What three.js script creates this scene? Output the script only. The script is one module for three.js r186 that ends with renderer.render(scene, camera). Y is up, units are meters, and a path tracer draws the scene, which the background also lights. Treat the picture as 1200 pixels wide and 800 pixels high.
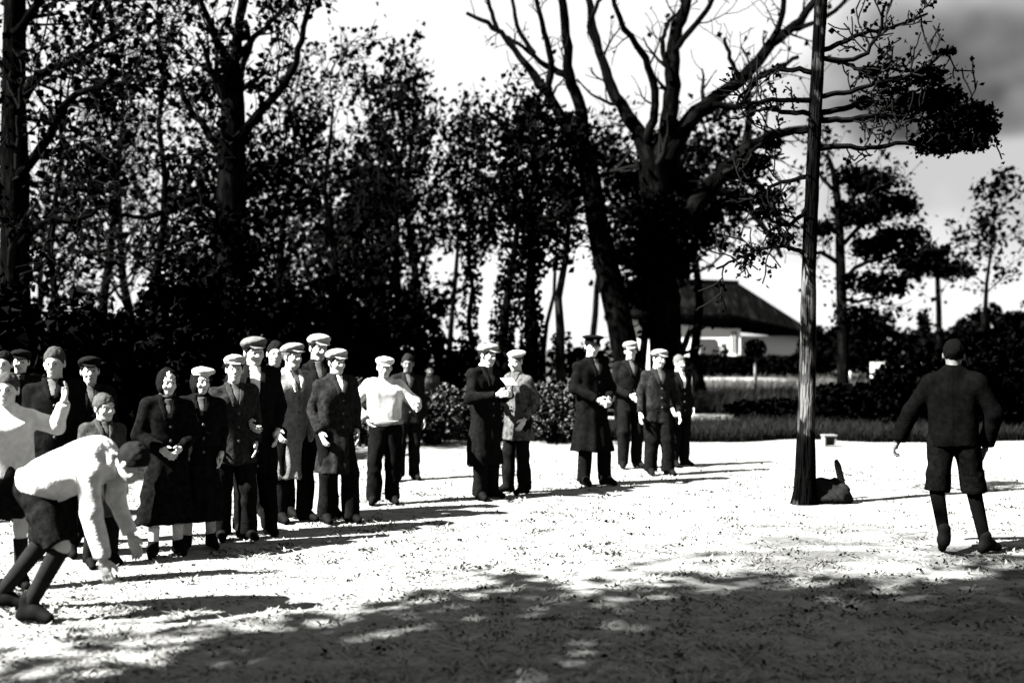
import * as THREE from 'three';
import { mergeGeometries } from 'three/addons/utils/BufferGeometryUtils.js';

// ---------------------------------------------------------------- camera, sky, sun, exposure
const scene = new THREE.Scene();
const EYE = 1.6, FOC = 1300, HOR = 408;                       // eye height (m), lens (in pixels of a 1200 wide frame), horizon row
const camera = new THREE.PerspectiveCamera(2 * Math.atan(400 / FOC) * 180 / Math.PI, 1024 / 682, 0.1, 2000);
camera.position.set(0, EYE, 0);
camera.focus = 9.5; camera.userData.fStop = 1.1;              // an old plate camera's soft lens
camera.rotation.x = Math.atan((HOR - 400) / FOC);

const renderer = new THREE.WebGLRenderer();
renderer.toneMapping = THREE.LinearToneMapping;
renderer.toneMappingExposure = 18;
renderer.shadowMap.enabled = true;

const SUN = new THREE.Vector3(-0.64, 0.68, 0.29).normalize();
const sun = new THREE.DirectionalLight(new THREE.Color(1, 0.995, 0.985), 5);
sun.position.copy(SUN).multiplyScalar(80).add(new THREE.Vector3(0, 0, -20));
sun.target.position.set(0, 0, -20);
sun.castShadow = true;
sun.shadow.mapSize.set(4096, 4096);
Object.assign(sun.shadow.camera, { left: -45, right: 45, top: 45, bottom: -45, near: 1, far: 220 });
sun.shadow.radius = 1.2;
scene.add(sun, sun.target);

// ---------------------------------------------------------------- noise
function rngOf(a) { return () => { a |= 0; a = a + 0x6D2B79F5 | 0; let t = Math.imul(a ^ a >>> 15, 1 | a); t = t + Math.imul(t ^ t >>> 7, 61 | t) ^ t; return ((t ^ t >>> 14) >>> 0) / 4294967296; }; }
function hash3(x, y, z) { let h = Math.imul(x, 374761393) ^ Math.imul(y, 668265263) ^ Math.imul(z, 2147483647 - 1640531527); h = Math.imul(h ^ h >>> 13, 1274126177); return ((h ^ h >>> 16) >>> 0) / 4294967296; }
function noise3(x, y, z) {
  const X = Math.floor(x), Y = Math.floor(y), Z = Math.floor(z);
  let u = x - X, v = y - Y, w = z - Z; u = u * u * (3 - 2 * u); v = v * v * (3 - 2 * v); w = w * w * (3 - 2 * w);
  const L = (a, b, t) => a + (b - a) * t;
  return L(L(L(hash3(X, Y, Z), hash3(X + 1, Y, Z), u), L(hash3(X, Y + 1, Z), hash3(X + 1, Y + 1, Z), u), v),
    L(L(hash3(X, Y, Z + 1), hash3(X + 1, Y, Z + 1), u), L(hash3(X, Y + 1, Z + 1), hash3(X + 1, Y + 1, Z + 1), u), v), w);
}
function fbm(x, y, z, n = 4) { let s = 0, a = 0.5; for (let i = 0; i < n; i++) { s += a * noise3(x, y, z); x *= 2.03; y *= 2.03; z *= 2.03; x += 17.3; z += 5.1; a *= 0.5; } return s / (1 - 2 * a); }
const smooth = (a, b, x) => { const t = Math.min(1, Math.max(0, (x - a) / (b - a))); return t * t * (3 - 2 * t); };
const mix = (a, b, t) => a + (b - a) * t;

// the sky: a white hazy spring sky with a grey cloud bank low on the right
{
  const W = 1024, H = 512, data = new Float32Array(W * H * 4);
  for (let j = 0; j < H; j++) for (let i = 0; i < W; i++) {
    const ph = ((i + 0.5) / W - 0.5) * 2 * Math.PI, th = ((j + 0.5) / H - 0.5) * Math.PI;
    const dx = Math.cos(th) * Math.cos(ph), dy = Math.sin(th), dz = Math.cos(th) * Math.sin(ph);
    const az = Math.atan2(dx, -dz) * 180 / Math.PI, el = th * 180 / Math.PI;
    const n = fbm(dx * 7 + 3, dy * 11, dz * 7, 5), n2 = fbm(dx * 30, dy * 40 + 9, dz * 30, 3);
    let bank = smooth(12, 18.5, az + (n - 0.5) * 9) * (1 - smooth(45, 75, az)) * smooth(2.2, 12.5, el + (n - 0.5) * 4) * (1 - 0.75 * smooth(14, 18, el + (n - 0.5) * 5));
    bank *= 0.88 + 0.6 * (n2 - 0.5) + 0.3 * (n - 0.5);
    const other = 0.16 * smooth(0.5, 0.75, fbm(dx * 3 + 40, dy * 6, dz * 3 + 2, 4)) * smooth(25, 40, Math.abs(az));
    const v = 0.059 * (1 - 0.95 * Math.min(1, bank)) * (1 - other), k = (j * W + i) * 4;
    data[k] = data[k + 1] = data[k + 2] = Math.max(v, 0.004); data[k + 3] = 1;
  }
  const t = new THREE.DataTexture(data, W, H, THREE.RGBAFormat, THREE.FloatType);
  t.mapping = THREE.EquirectangularReflectionMapping; t.magFilter = t.minFilter = THREE.LinearFilter; t.needsUpdate = true;
  scene.background = t; scene.environment = t;
}

// ---------------------------------------------------------------- helpers
const V = (x, y, z) => new THREE.Vector3(x, y, z);
const at = (px, py, d) => V((px - 600) / FOC * d, EYE + (HOR - py) / FOC * d, -d);      // where a sight line meets the plane d metres ahead
const ground = (px, py) => { const d = FOC * EYE / (py - HOR); return V((px - 600) / FOC * d, 0, -d); };
const taken = {};
function numbered(name) { const n = taken[name] = (taken[name] ?? -1) + 1; return n ? name + '_' + String(n).padStart(3, '0') : name; }
function tag(o, label, category, group, kind) { Object.assign(o.userData, { label, category }); if (group) o.userData.group = group; if (kind) o.userData.kind = kind; return o; }
function thing(name, label, category, pos, turn = 0, group) {
  const o = new THREE.Group(); o.name = numbered(name); if (pos) o.position.copy(pos); o.rotation.y = turn; scene.add(o);
  return tag(o, label, category, group);
}
function part(name, geo, m, parent) { const o = new THREE.Mesh(geo, m); o.name = name; if (['twigs', 'crown', 'foliage', 'stems'].includes(name)) o.userData.kind = 'stuff'; o.castShadow = o.receiveShadow = true; parent.add(o); return o; }
function structure(name, geo, m) { const o = part(numbered(name), geo, m, scene); o.userData.kind = 'structure'; return o; }
const mats = {};
function grey(v, o = {}) {                                    // the print is black and white: every colour is a grey
  const key = v + JSON.stringify(o, (k, x) => x?.isTexture ? x.uuid : x);
  return mats[key] ??= new THREE.MeshPhysicalMaterial({ color: new THREE.Color(v, v * 0.995, v * 0.965), roughness: 0.97, specularIntensity: v < 0.06 ? 0 : 0.12, ...o });
}
function noiseTexture(size, f, rx = 1, ry = 1, srgb = false) {
  const d = new Uint8Array(size * size * 4);
  for (let j = 0; j < size; j++) for (let i = 0; i < size; i++) { const v = Math.max(0, Math.min(255, 255 * f(i / size, j / size))), k = (j * size + i) * 4; d[k] = d[k + 1] = d[k + 2] = v; d[k + 3] = 255; }
  const t = new THREE.DataTexture(d, size, size); t.magFilter = THREE.LinearFilter; t.wrapS = t.wrapT = THREE.RepeatWrapping; t.repeat.set(rx, ry);
  if (srgb) t.colorSpace = THREE.SRGBColorSpace; t.needsUpdate = true; return t;
}
const tileFbm = (u, v, s, sy = s, n = 4) => {                  // tiling noise
  const a = fbm(u * s, v * sy, 0, n), b = fbm((u - 1) * s, v * sy, 0, n), c = fbm(u * s, (v - 1) * sy, 0, n), d = fbm((u - 1) * s, (v - 1) * sy, 0, n);
  return mix(mix(a, b, u), mix(c, d, u), v);
};
const clothBump = noiseTexture(256, (u, v) => 0.4 * tileFbm(u, v, 12) + 0.6 * tileFbm(u, v, 70, 70, 2), 2, 2);
const barkBump = noiseTexture(512, (u, v) => { const r = tileFbm(u, v, 22, 6); return 1 - Math.abs(r - 0.5) * 3.2; });
const barkTone = noiseTexture(512, (u, v) => { const r = tileFbm(u, v, 20, 6), s = tileFbm(u + 0.3, v, 7, 5); return 0.4 + 0.45 * (1 - Math.abs(r - 0.5) * 4) * 0.7 + 0.5 * smooth(0.5, 0.62, s); }, 1, 1, true);

// signed distance shapes and a surface-net mesher, for bodies and clothes
function bone(a, b, ra, rb) { const d = [b.x - a.x, b.y - a.y, b.z - a.z], l2 = d[0] * d[0] + d[1] * d[1] + d[2] * d[2] || 1e-9; return (x, y, z) => {
  const px = x - a.x, py = y - a.y, pz = z - a.z; let t = (px * d[0] + py * d[1] + pz * d[2]) / l2; t = t < 0 ? 0 : t > 1 ? 1 : t;
  return Math.hypot(px - d[0] * t, py - d[1] * t, pz - d[2] * t) - (ra + (rb - ra) * t); }; }
function ellipsoid(c, r) { return (x, y, z) => { const X = x - c[0], Y = y - c[1], Z = z - c[2], k0 = Math.hypot(X / r[0], Y / r[1], Z / r[2]), k1 = Math.hypot(X / (r[0] * r[0]), Y / (r[1] * r[1]), Z / (r[2] * r[2])); return k1 < 1e-9 ? -Math.min(...r) : k0 * (k0 - 1) / k1; }; }
function smin(a, b, k) { const h = Math.max(k - Math.abs(a - b), 0) / k; return Math.min(a, b) - h * h * k * 0.25; }
function blend(list, k) { return (x, y, z) => { let d = 1e3; for (const f of list) d = smin(d, f(x, y, z), k); return d; }; }
function netMesh(f, lo, hi, cell) {
  const n = [0, 1, 2].map((i) => Math.ceil((hi[i] - lo[i]) / cell) + 2), B = 5, val = new Float32Array(n[0] * n[1] * n[2]).fill(1);
  const id = (i, j, k) => i + n[0] * (j + n[1] * k), reach = B * cell * 0.5 * 1.75 + cell;
  for (let k0 = 0; k0 < n[2]; k0 += B) for (let j0 = 0; j0 < n[1]; j0 += B) for (let i0 = 0; i0 < n[0]; i0 += B) {
    const c = f(lo[0] + (i0 + B / 2) * cell, lo[1] + (j0 + B / 2) * cell, lo[2] + (k0 + B / 2) * cell), skip = Math.abs(c) > reach * 1.3;
    for (let k = k0; k < Math.min(k0 + B, n[2]); k++) for (let j = j0; j < Math.min(j0 + B, n[1]); j++) for (let i = i0; i < Math.min(i0 + B, n[0]); i++)
      val[id(i, j, k)] = skip ? c : f(lo[0] + i * cell, lo[1] + j * cell, lo[2] + k * cell);
  }
  const vid = new Int32Array(val.length).fill(-1), pos = [], idx = [], cor = [0, 1, n[0], n[0] + 1, n[0] * n[1], n[0] * n[1] + 1, n[0] * n[1] + n[0], n[0] * n[1] + n[0] + 1];
  const E = [[0, 1], [2, 3], [4, 5], [6, 7], [0, 2], [1, 3], [4, 6], [5, 7], [0, 4], [1, 5], [2, 6], [3, 7]];
  for (let k = 0; k < n[2] - 1; k++) for (let j = 0; j < n[1] - 1; j++) for (let i = 0; i < n[0] - 1; i++) {
    const b = id(i, j, k); let m = 0; for (let c = 0; c < 8; c++) if (val[b + cor[c]] < 0) m |= 1 << c;
    if (m === 0 || m === 255) continue;
    let sx = 0, sy = 0, sz = 0, q = 0;
    for (const [p, r] of E) if ((m >> p & 1) !== (m >> r & 1)) { const a = val[b + cor[p]], t = a / (a - val[b + cor[r]]); sx += mix(p & 1, r & 1, t); sy += mix(p >> 1 & 1, r >> 1 & 1, t); sz += mix(p >> 2, r >> 2, t); q++; }
    vid[b] = pos.length / 3; pos.push(lo[0] + (i + sx / q) * cell, lo[1] + (j + sy / q) * cell, lo[2] + (k + sz / q) * cell);
  }
  const S = [1, n[0], n[0] * n[1]];
  for (let k = 1; k < n[2] - 1; k++) for (let j = 1; j < n[1] - 1; j++) for (let i = 1; i < n[0] - 1; i++) {
    const b = id(i, j, k), s0 = val[b] < 0;
    for (let a = 0; a < 3; a++) { if ((val[b + S[a]] < 0) === s0) continue; const u = S[(a + 1) % 3], w = S[(a + 2) % 3], q = [vid[b], vid[b - u], vid[b - u - w], vid[b - w]];
      if (q.some((x) => x < 0)) continue; s0 ? idx.push(q[0], q[1], q[2], q[0], q[2], q[3]) : idx.push(q[0], q[2], q[1], q[0], q[3], q[2]); }
  }
  const g = new THREE.BufferGeometry(); g.setAttribute('position', new THREE.Float32BufferAttribute(pos, 3)); g.setIndex(idx); g.computeVertexNormals();
  return g;
}
function clothUV(g) { const p = g.attributes.position, uv = new Float32Array(p.count * 2); for (let i = 0; i < p.count; i++) { uv[2 * i] = Math.atan2(p.getX(i), p.getZ(i)) * 0.25; uv[2 * i + 1] = p.getY(i); } g.setAttribute('uv', new THREE.BufferAttribute(uv, 2)); return g; }
function mottle(g, amount, scale, seed) { const p = g.attributes.position, c = new Float32Array(p.count * 3); for (let i = 0; i < p.count; i++) { const n = fbm(p.getX(i) * scale + seed, p.getY(i) * scale, p.getZ(i) * scale, 3); const v = 1 + amount * (n - 0.5) * 2; c[3 * i] = c[3 * i + 1] = c[3 * i + 2] = Math.max(0.15, v); } g.setAttribute('color', new THREE.BufferAttribute(c, 3)); return g; }

// growing shapes: tubes and leaves gathered into one mesh
class Grow {
  constructor() { this.p = []; this.n = []; this.uv = []; this.i = []; this.c = []; }
  tube(pts, sides = 6, rough = 0, seed = 0) {                  // pts: [Vector3, radius]
    let ref = V(0.3, 0.1, 1).normalize(), base = this.p.length / 3, run = 0;
    pts.forEach(([c, r], k) => {
      const a = pts[Math.max(0, k - 1)][0], b = pts[Math.min(pts.length - 1, k + 1)][0], t = b.clone().sub(a).normalize();
      if (Math.abs(ref.dot(t)) > 0.98) ref.set(t.y, t.z, t.x);
      const u = ref.clone().addScaledVector(t, -ref.dot(t)).normalize(), w = t.clone().cross(u); ref = u; if (k) run += c.distanceTo(a);
      for (let s = 0; s <= sides; s++) {
        const q = s / sides * Math.PI * 2, cx = Math.cos(q), cy = Math.sin(q), nx = u.x * cx + w.x * cy, ny = u.y * cx + w.y * cy, nz = u.z * cx + w.z * cy;
        const rr = rough ? r * (1 + rough * (noise3(cx * 2.2 + seed, run * 2.5, cy * 2.2) - 0.5) + rough * 0.6 * (noise3(cx * 6 + seed, run * 5, cy * 6) - 0.5)) : r;
        this.p.push(c.x + nx * rr, c.y + ny * rr, c.z + nz * rr); this.n.push(nx, ny, nz); this.uv.push(s / sides * Math.max(0.25, Math.round(6.28 * pts[0][1] * 1.2 * 4) / 4), run * 0.7);
      }
    });
    for (let k = 0; k < pts.length - 1; k++) for (let s = 0; s < sides; s++) { const a = base + k * (sides + 1) + s, b = a + sides + 1; this.i.push(a, a + 1, b, b, a + 1, b + 1); }
    const e = this.p.length / 3, [c, r] = pts[pts.length - 1]; this.p.push(c.x, c.y + r * 0.3, c.z); this.n.push(0, 1, 0); this.uv.push(0, run);
    const l = base + (pts.length - 1) * (sides + 1); for (let s = 0; s < sides; s++) this.i.push(l + s, l + s + 1, e);
    return this;
  }
  leaf(c, s, rng, up = 0) {                                   // a small folded leaf
    let ax = rng() * 2 - 1, ay = rng() * 2 - 1, az = rng() * 2 - 1; const l = Math.hypot(ax, ay, az) || 1; ax /= l; ay = ay / l + up; az /= l;
    const bx = rng() * 2 - 1, by = rng() * 2 - 1, bz = rng() * 2 - 1; let nx = ay * bz - az * by, ny = az * bx - ax * bz, nz = ax * by - ay * bx; const m = Math.hypot(nx, ny, nz) || 1; nx /= m; ny /= m; nz /= m;
    const wx = ny * az - nz * ay, wy = nz * ax - nx * az, wz = nx * ay - ny * ax, h = s * 0.5, w = s * (0.3 + rng() * 0.2), f = s * 0.16, b = this.p.length / 3;
    this.p.push(c.x - ax * h, c.y - ay * h, c.z - az * h, c.x + wx * w + nx * f, c.y + wy * w + ny * f, c.z + wz * w + nz * f, c.x + ax * h, c.y + ay * h, c.z + az * h, c.x - wx * w + nx * f, c.y - wy * w + ny * f, c.z - wz * w + nz * f);
    for (let k = 0; k < 4; k++) this.n.push(nx, ny, nz); this.uv.push(0, 0, 1, 0.5, 0, 1, 0, 0.5); this.i.push(b, b + 1, b + 2, b, b + 2, b + 3);
  }
  geo() { const g = new THREE.BufferGeometry(); g.setAttribute('position', new THREE.Float32BufferAttribute(this.p, 3)); g.setAttribute('normal', new THREE.Float32BufferAttribute(this.n, 3)); g.setAttribute('uv', new THREE.Float32BufferAttribute(this.uv, 2)); g.setIndex(this.i); return g; }
  get empty() { return !this.i.length; }
}
const jitter = (rng, s) => V((rng() * 2 - 1) * s, (rng() * 2 - 1) * s, (rng() * 2 - 1) * s);
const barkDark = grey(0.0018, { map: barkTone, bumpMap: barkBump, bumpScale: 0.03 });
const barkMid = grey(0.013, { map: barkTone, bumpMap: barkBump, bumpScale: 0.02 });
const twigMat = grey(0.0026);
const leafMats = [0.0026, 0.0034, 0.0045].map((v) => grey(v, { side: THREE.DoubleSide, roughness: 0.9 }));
const leafGrey = grey(0.1, { side: THREE.DoubleSide });

// ---------------------------------------------------------------- the ground
const soilNoise = noiseTexture(512, (u, v) => 0.62 + 0.5 * (tileFbm(u, v, 9) - 0.5) + 0.55 * (tileFbm(u, v, 60, 60, 2) - 0.5), 1, 1, true);
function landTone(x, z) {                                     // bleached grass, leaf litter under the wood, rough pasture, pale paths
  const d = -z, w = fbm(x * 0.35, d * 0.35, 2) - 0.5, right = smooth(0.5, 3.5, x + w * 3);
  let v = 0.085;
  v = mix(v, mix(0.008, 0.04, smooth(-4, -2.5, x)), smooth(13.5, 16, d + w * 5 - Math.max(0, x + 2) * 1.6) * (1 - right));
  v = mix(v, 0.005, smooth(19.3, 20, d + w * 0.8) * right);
  if (x > 2 && x < 6.5) v = mix(v, 0.45, smooth(23.2, 24.4, d + w) * (1 - smooth(26.2, 27, d + w)) * (1 - smooth(4.6, 6, x)) * right);
  v = mix(v, 0.036, smooth(36, 40, d + w * 6) * right * (1 - smooth(11, 14, x + w * 4)));
  v = mix(v, 0.3, smooth(46, 47, d + w * 2) * (1 - smooth(60.5, 61.5, d)) * smooth(6.5, 8, x) * (1 - smooth(13, 15, x)));
  return mix(v, 0.025, smooth(62, 70, d));
}
{
  const xs = [], zs = [], sp = (t, a, b) => Math.sinh(t * b) / Math.sinh(b) * a;
  for (let i = -110; i <= 110; i++) xs.push(sp(i / 110, 700, 6.2));
  for (let i = -50; i <= 170; i++) zs.push(i < 0 ? sp(-i / 50, 300, 5) : -sp(i / 170, 900, 5.2));
  const p = [], uv = [], c = [], idx = [], nx = xs.length;
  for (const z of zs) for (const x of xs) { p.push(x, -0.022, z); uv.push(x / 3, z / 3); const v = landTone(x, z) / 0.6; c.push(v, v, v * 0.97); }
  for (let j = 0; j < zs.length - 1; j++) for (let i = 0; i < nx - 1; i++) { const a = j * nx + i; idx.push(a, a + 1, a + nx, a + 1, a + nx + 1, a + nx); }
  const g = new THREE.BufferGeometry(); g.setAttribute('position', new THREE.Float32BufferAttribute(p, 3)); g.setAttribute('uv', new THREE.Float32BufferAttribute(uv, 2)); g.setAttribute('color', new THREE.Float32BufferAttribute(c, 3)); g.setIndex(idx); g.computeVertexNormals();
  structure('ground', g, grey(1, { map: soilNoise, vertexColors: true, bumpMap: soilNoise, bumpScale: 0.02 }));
}
// the open field of short trodden grass
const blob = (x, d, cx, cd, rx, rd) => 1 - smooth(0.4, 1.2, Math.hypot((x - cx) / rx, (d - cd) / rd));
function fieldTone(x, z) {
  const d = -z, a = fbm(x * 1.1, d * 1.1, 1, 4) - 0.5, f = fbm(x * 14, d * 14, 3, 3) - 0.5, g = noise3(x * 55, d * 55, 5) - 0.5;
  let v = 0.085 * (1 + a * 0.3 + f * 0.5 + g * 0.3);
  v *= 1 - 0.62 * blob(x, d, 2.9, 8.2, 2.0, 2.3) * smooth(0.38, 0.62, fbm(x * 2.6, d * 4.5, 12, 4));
  return v;
}
{
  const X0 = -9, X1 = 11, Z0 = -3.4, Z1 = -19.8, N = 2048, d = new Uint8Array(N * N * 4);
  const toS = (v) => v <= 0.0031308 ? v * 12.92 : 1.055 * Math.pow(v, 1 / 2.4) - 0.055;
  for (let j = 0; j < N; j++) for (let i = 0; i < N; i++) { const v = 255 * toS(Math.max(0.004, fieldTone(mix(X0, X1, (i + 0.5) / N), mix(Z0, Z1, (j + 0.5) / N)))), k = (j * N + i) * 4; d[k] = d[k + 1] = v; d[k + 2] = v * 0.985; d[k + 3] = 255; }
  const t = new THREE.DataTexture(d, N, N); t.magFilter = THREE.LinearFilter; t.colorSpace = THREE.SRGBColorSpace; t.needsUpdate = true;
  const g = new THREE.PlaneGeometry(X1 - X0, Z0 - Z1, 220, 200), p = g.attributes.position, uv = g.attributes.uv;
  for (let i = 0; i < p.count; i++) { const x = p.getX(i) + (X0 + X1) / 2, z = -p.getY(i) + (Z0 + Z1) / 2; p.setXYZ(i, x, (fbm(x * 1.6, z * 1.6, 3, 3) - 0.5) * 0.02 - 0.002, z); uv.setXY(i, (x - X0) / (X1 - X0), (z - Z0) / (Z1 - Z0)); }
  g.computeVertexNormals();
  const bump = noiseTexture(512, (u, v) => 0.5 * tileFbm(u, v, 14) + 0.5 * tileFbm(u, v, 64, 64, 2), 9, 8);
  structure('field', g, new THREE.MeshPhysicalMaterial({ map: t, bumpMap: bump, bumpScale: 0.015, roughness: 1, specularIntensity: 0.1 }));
}
// blades: short grass on the field, rough grass along its far edge
function bladeTuft(n, h, lean, seed) {
  const r = rngOf(seed), p = [], idx = [];
  for (let k = 0; k < n; k++) { const a = r() * 6.28, l = lean * (0.4 + r()), x = (r() - 0.5) * 0.06, z = (r() - 0.5) * 0.06, w = 0.004 + r() * 0.003, hh = h * (0.5 + r() * 0.7), b = p.length / 3, cx = Math.cos(a), cz = Math.sin(a);
    p.push(x - cz * w, 0, z + cx * w, x + cz * w, 0, z - cx * w, x + cx * l * 0.4 - cz * w * 0.7, hh * 0.65, z + cz * l * 0.4 + cx * w * 0.7, x + cx * l * 0.4 + cz * w * 0.7, hh * 0.65, z + cz * l * 0.4 - cx * w * 0.7, x + cx * l, hh, z + cz * l);
    idx.push(b, b + 1, b + 2, b + 1, b + 3, b + 2, b + 2, b + 3, b + 4); }
  const g = new THREE.BufferGeometry(); g.setAttribute('position', new THREE.Float32BufferAttribute(p, 3)); g.setIndex(idx); g.computeVertexNormals(); return g;
}
function blades(name, label, geo, count, place, tone, seed) {
  const m = new THREE.InstancedMesh(geo, grey(1, { side: THREE.DoubleSide }), count), r = rngOf(seed), o = new THREE.Object3D(), c = new THREE.Color();
  for (let k = 0; k < count; k++) { const [x, z, s] = place(r); o.position.set(x, -0.012, z); o.rotation.set(0, r() * 6.28, 0); o.scale.set(s, s * (0.7 + r() * 0.6), s); o.updateMatrix(); m.setMatrixAt(k, o.matrix); const v = tone(x, z, r); c.setRGB(v, v, v * 0.97); m.setColorAt(k, c); }
  m.name = name; m.castShadow = m.receiveShadow = true; scene.add(m); tag(m, label, 'grass', null, 'stuff');
}
blades('short_grass', 'short bleached grass growing across the open field', bladeTuft(8, 0.016, 0.045, 5), 26000, (r) => { const d = 4.9 + Math.pow(r(), 1.5) * 10; return [(r() - 0.5) * (d * 1.05 + 1), -d, 0.45 + Math.pow(r(), 3) * 1.9]; },
  (x, z, r) => Math.max(0.006, fieldTone(x, z)) * (0.85 + 0.4 * r()), 11);
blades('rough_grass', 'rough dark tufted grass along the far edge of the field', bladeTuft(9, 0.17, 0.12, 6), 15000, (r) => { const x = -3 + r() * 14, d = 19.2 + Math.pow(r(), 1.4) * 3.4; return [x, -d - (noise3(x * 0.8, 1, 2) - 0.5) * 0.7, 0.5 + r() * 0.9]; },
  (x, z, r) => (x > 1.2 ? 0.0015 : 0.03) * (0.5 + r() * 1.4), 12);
blades('meadow_grass', 'grey rough pasture between the field and the cottage hedge', bladeTuft(8, 0.24, 0.2, 7), 16000, (r) => { const d = 27.5 + r() * 17.5; return [d * (0.1 + r() * 0.36), -d, 0.8 + r() * 1.2]; },
  (x, z, r) => (-z < 35 || x > 12.5 ? 0.0022 : 0.026) * (0.5 + r() * 1.2), 13);

{ // fallen leaves
  const L = new Grow(), r = rngOf(90); L.leaf(V(0, 0.012, 0), 0.06, r, 0); L.leaf(V(0.04, 0.008, 0.03), 0.045, r, 0);
  const m = new THREE.InstancedMesh(L.geo(), grey(1, { side: THREE.DoubleSide }), 1500), o = new THREE.Object3D(), c = new THREE.Color();
  for (let k = 0; k < 1500; k++) { const d = 4.9 + r() * 13, x = (r() - 0.5) * (d + 2); o.position.set(x, 0.004, -d); o.rotation.set((r() - 0.5) * 0.8, r() * 6.28, (r() - 0.5) * 0.8); o.scale.setScalar(0.2 + r() * 0.5 * smooth(0.35, 0.65, noise3(x * 0.9, d * 3, 3))); o.updateMatrix(); m.setMatrixAt(k, o.matrix); const v = 0.006 + r() * r() * 0.04; c.setRGB(v, v, v * 0.97); m.setColorAt(k, c); }
  m.name = 'fallen_leaves'; m.castShadow = m.receiveShadow = true; scene.add(m); tag(m, 'dead leaves scattered over the open field', 'leaves', null, 'stuff');
}
// ---------------------------------------------------------------- the cottage and what stands round it
function box(w, h, d, x, y, z) { const g = new THREE.BoxGeometry(w, h, d); g.translate(x, y, z); return g; }
function merged(list) { return mergeGeometries(list.map((g) => g.index ? g.toNonIndexed() : g)); }
{
  const D = 66, k = D / FOC, c = thing('cottage', 'low white-walled cottage with a dark thatched roof behind the hedge', 'cottage', V(12.6, 0, -D));
  const plaster = grey(0.32), dark = grey(0.015), frame = grey(0.3);
  part('wall', box(7, 3.5, 6, -2.5, 1.75, -3), plaster, c);
  part('wall', box(4.3, 2.35, 4.5, 3.16, 1.175, -3.1), plaster, c);
  const door = part('door', box(0.95, 2.15, 0.08, -0.95, 1.1, 0.045), dark, c); part('handle', new THREE.SphereGeometry(0.04, 8, 6).translate(-0.62, 1.05, 0.11), frame, door);
  for (const [x, y, w, h] of [[0.62, 1.95, 0.36, 1.5]]) {
    const wn = part('window', box(w, h, 0.05, x, y, 0.03), frame, c);
    for (const s of [-1, 1]) part('pane', box(w / 2 - 0.08, h - 0.14, 0.02, x + s * w / 4, y, 0.068), grey(0.01, { roughness: 0.1, specularIntensity: 0.5 }), wn);
    part('sill', box(w + 0.2, 0.07, 0.2, x, y - h / 2 - 0.04, 0.11), plaster, wn);
  }
  // the roof: one thick thatched skin, hipped on the right, dropping lower over the small wing
  const P = [[-6.6, 3.6, 0.55], [0.5, 3.6, 0.55], [5.7, 2.45, -0.35], [5.7, 2.45, -5.9], [0.5, 3.6, -6.6], [-6.6, 3.6, -6.6], [-6.4, 5.75, -3], [1.5, 5.65, -3]];
  const F = [[0, 1, 7, 6], [1, 2, 7], [2, 3, 7], [3, 4, 7], [4, 5, 6, 7], [5, 0, 6]], pos = [], th = 0.22;
  const tri = (a, b, cc) => pos.push(...a, ...b, ...cc), low = (q) => [q[0] * 0.985, q[1] - th, q[2] > -3 ? q[2] - 0.06 : q[2] + 0.06];
  for (const f of F) for (let q = 1; q < f.length - 1; q++) tri(P[f[0]], P[f[q]], P[f[q + 1]]);
  for (let q = 0; q < 6; q++) { const a = P[q], b = P[(q + 1) % 6]; tri(low(a), low(b), b); tri(low(a), b, a); }
  for (let q = 1; q < 5; q++) tri(low(P[0]), low(P[q + 1]), low(P[q]));
  let g = new THREE.BufferGeometry(); g.setAttribute('position', new THREE.Float32BufferAttribute(pos, 3));
  const uv = []; for (let i = 0; i < pos.length; i += 3) uv.push(pos[i] / 2, (pos[i + 1] + pos[i + 2]) / 2); g.setAttribute('uv', new THREE.Float32BufferAttribute(uv, 2)); g.computeVertexNormals();
  const thatch = grey(0.0018, { map: barkTone, bumpMap: barkBump, bumpScale: 0.06, side: THREE.DoubleSide });
  const roof = part('roof', g, thatch, c);
  part('ridge', new Grow().tube([[V(-6.5, 5.72, -3), 0.16], [V(-3, 5.8, -3), 0.17], [V(1.5, 5.68, -3), 0.15]], 8, 0.15).geo(), thatch, roof);
  const ch = part('chimney', box(0.7, 1.1, 0.6, -4.6, 6.05, -3), grey(0.03), roof);
  part('chimney_pot', new THREE.CylinderGeometry(0.11, 0.14, 0.4, 10).translate(-4.6, 6.8, -3), grey(0.05), ch);
}
{ // low pale garden wall, marker post, little box on the field, clothes heap at the pine
  const w = thing('garden_wall', 'low pale garden wall in front of the dark hedge on the right', 'wall', V((1054 - 600) / FOC * 50, 0, -50), 0.03), rr = rngOf(77);
  for (let i = 0; i < 7; i++) { const x = -1.08 + i * 0.36; part('stone_block', box(0.35, 0.96 + rr() * 0.06, 0.3 + rr() * 0.03, x, 0.47, 0), grey([0.2, 0.14, 0.26][i % 3]), w); }
  const p = thing('marker_post', 'small white marker post standing in the rough pasture', 'post', V((995 - 600) / FOC * 44, 0, -44));
  part('post', new THREE.CylinderGeometry(0.07, 0.09, 0.6, 10).translate(0, 0.3, 0), grey(0.5), p); part('cap', new THREE.SphereGeometry(0.1, 10, 6, 0, 6.3, 0, 1.6).translate(0, 0.59, 0), grey(0.5), p);
  const b = thing('field_box', 'small pale open-fronted box at the far edge of the field beside the pine', 'box', V((971.5 - 600) / FOC * 18.1, 0, -18.1), 0.1), bm = grey(0.07);
  part('side', box(0.02, 0.17, 0.14, -0.09, 0.085, 0), bm, b); part('side', box(0.02, 0.17, 0.14, 0.09, 0.085, 0), bm, b); part('lid', box(0.22, 0.022, 0.17, 0, 0.182, 0), bm, b); part('base', box(0.158, 0.02, 0.14, 0, 0.012, 0), bm, b); part('back', box(0.158, 0.145, 0.015, 0, 0.095, -0.06), grey(0.03), b);
}
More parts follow.
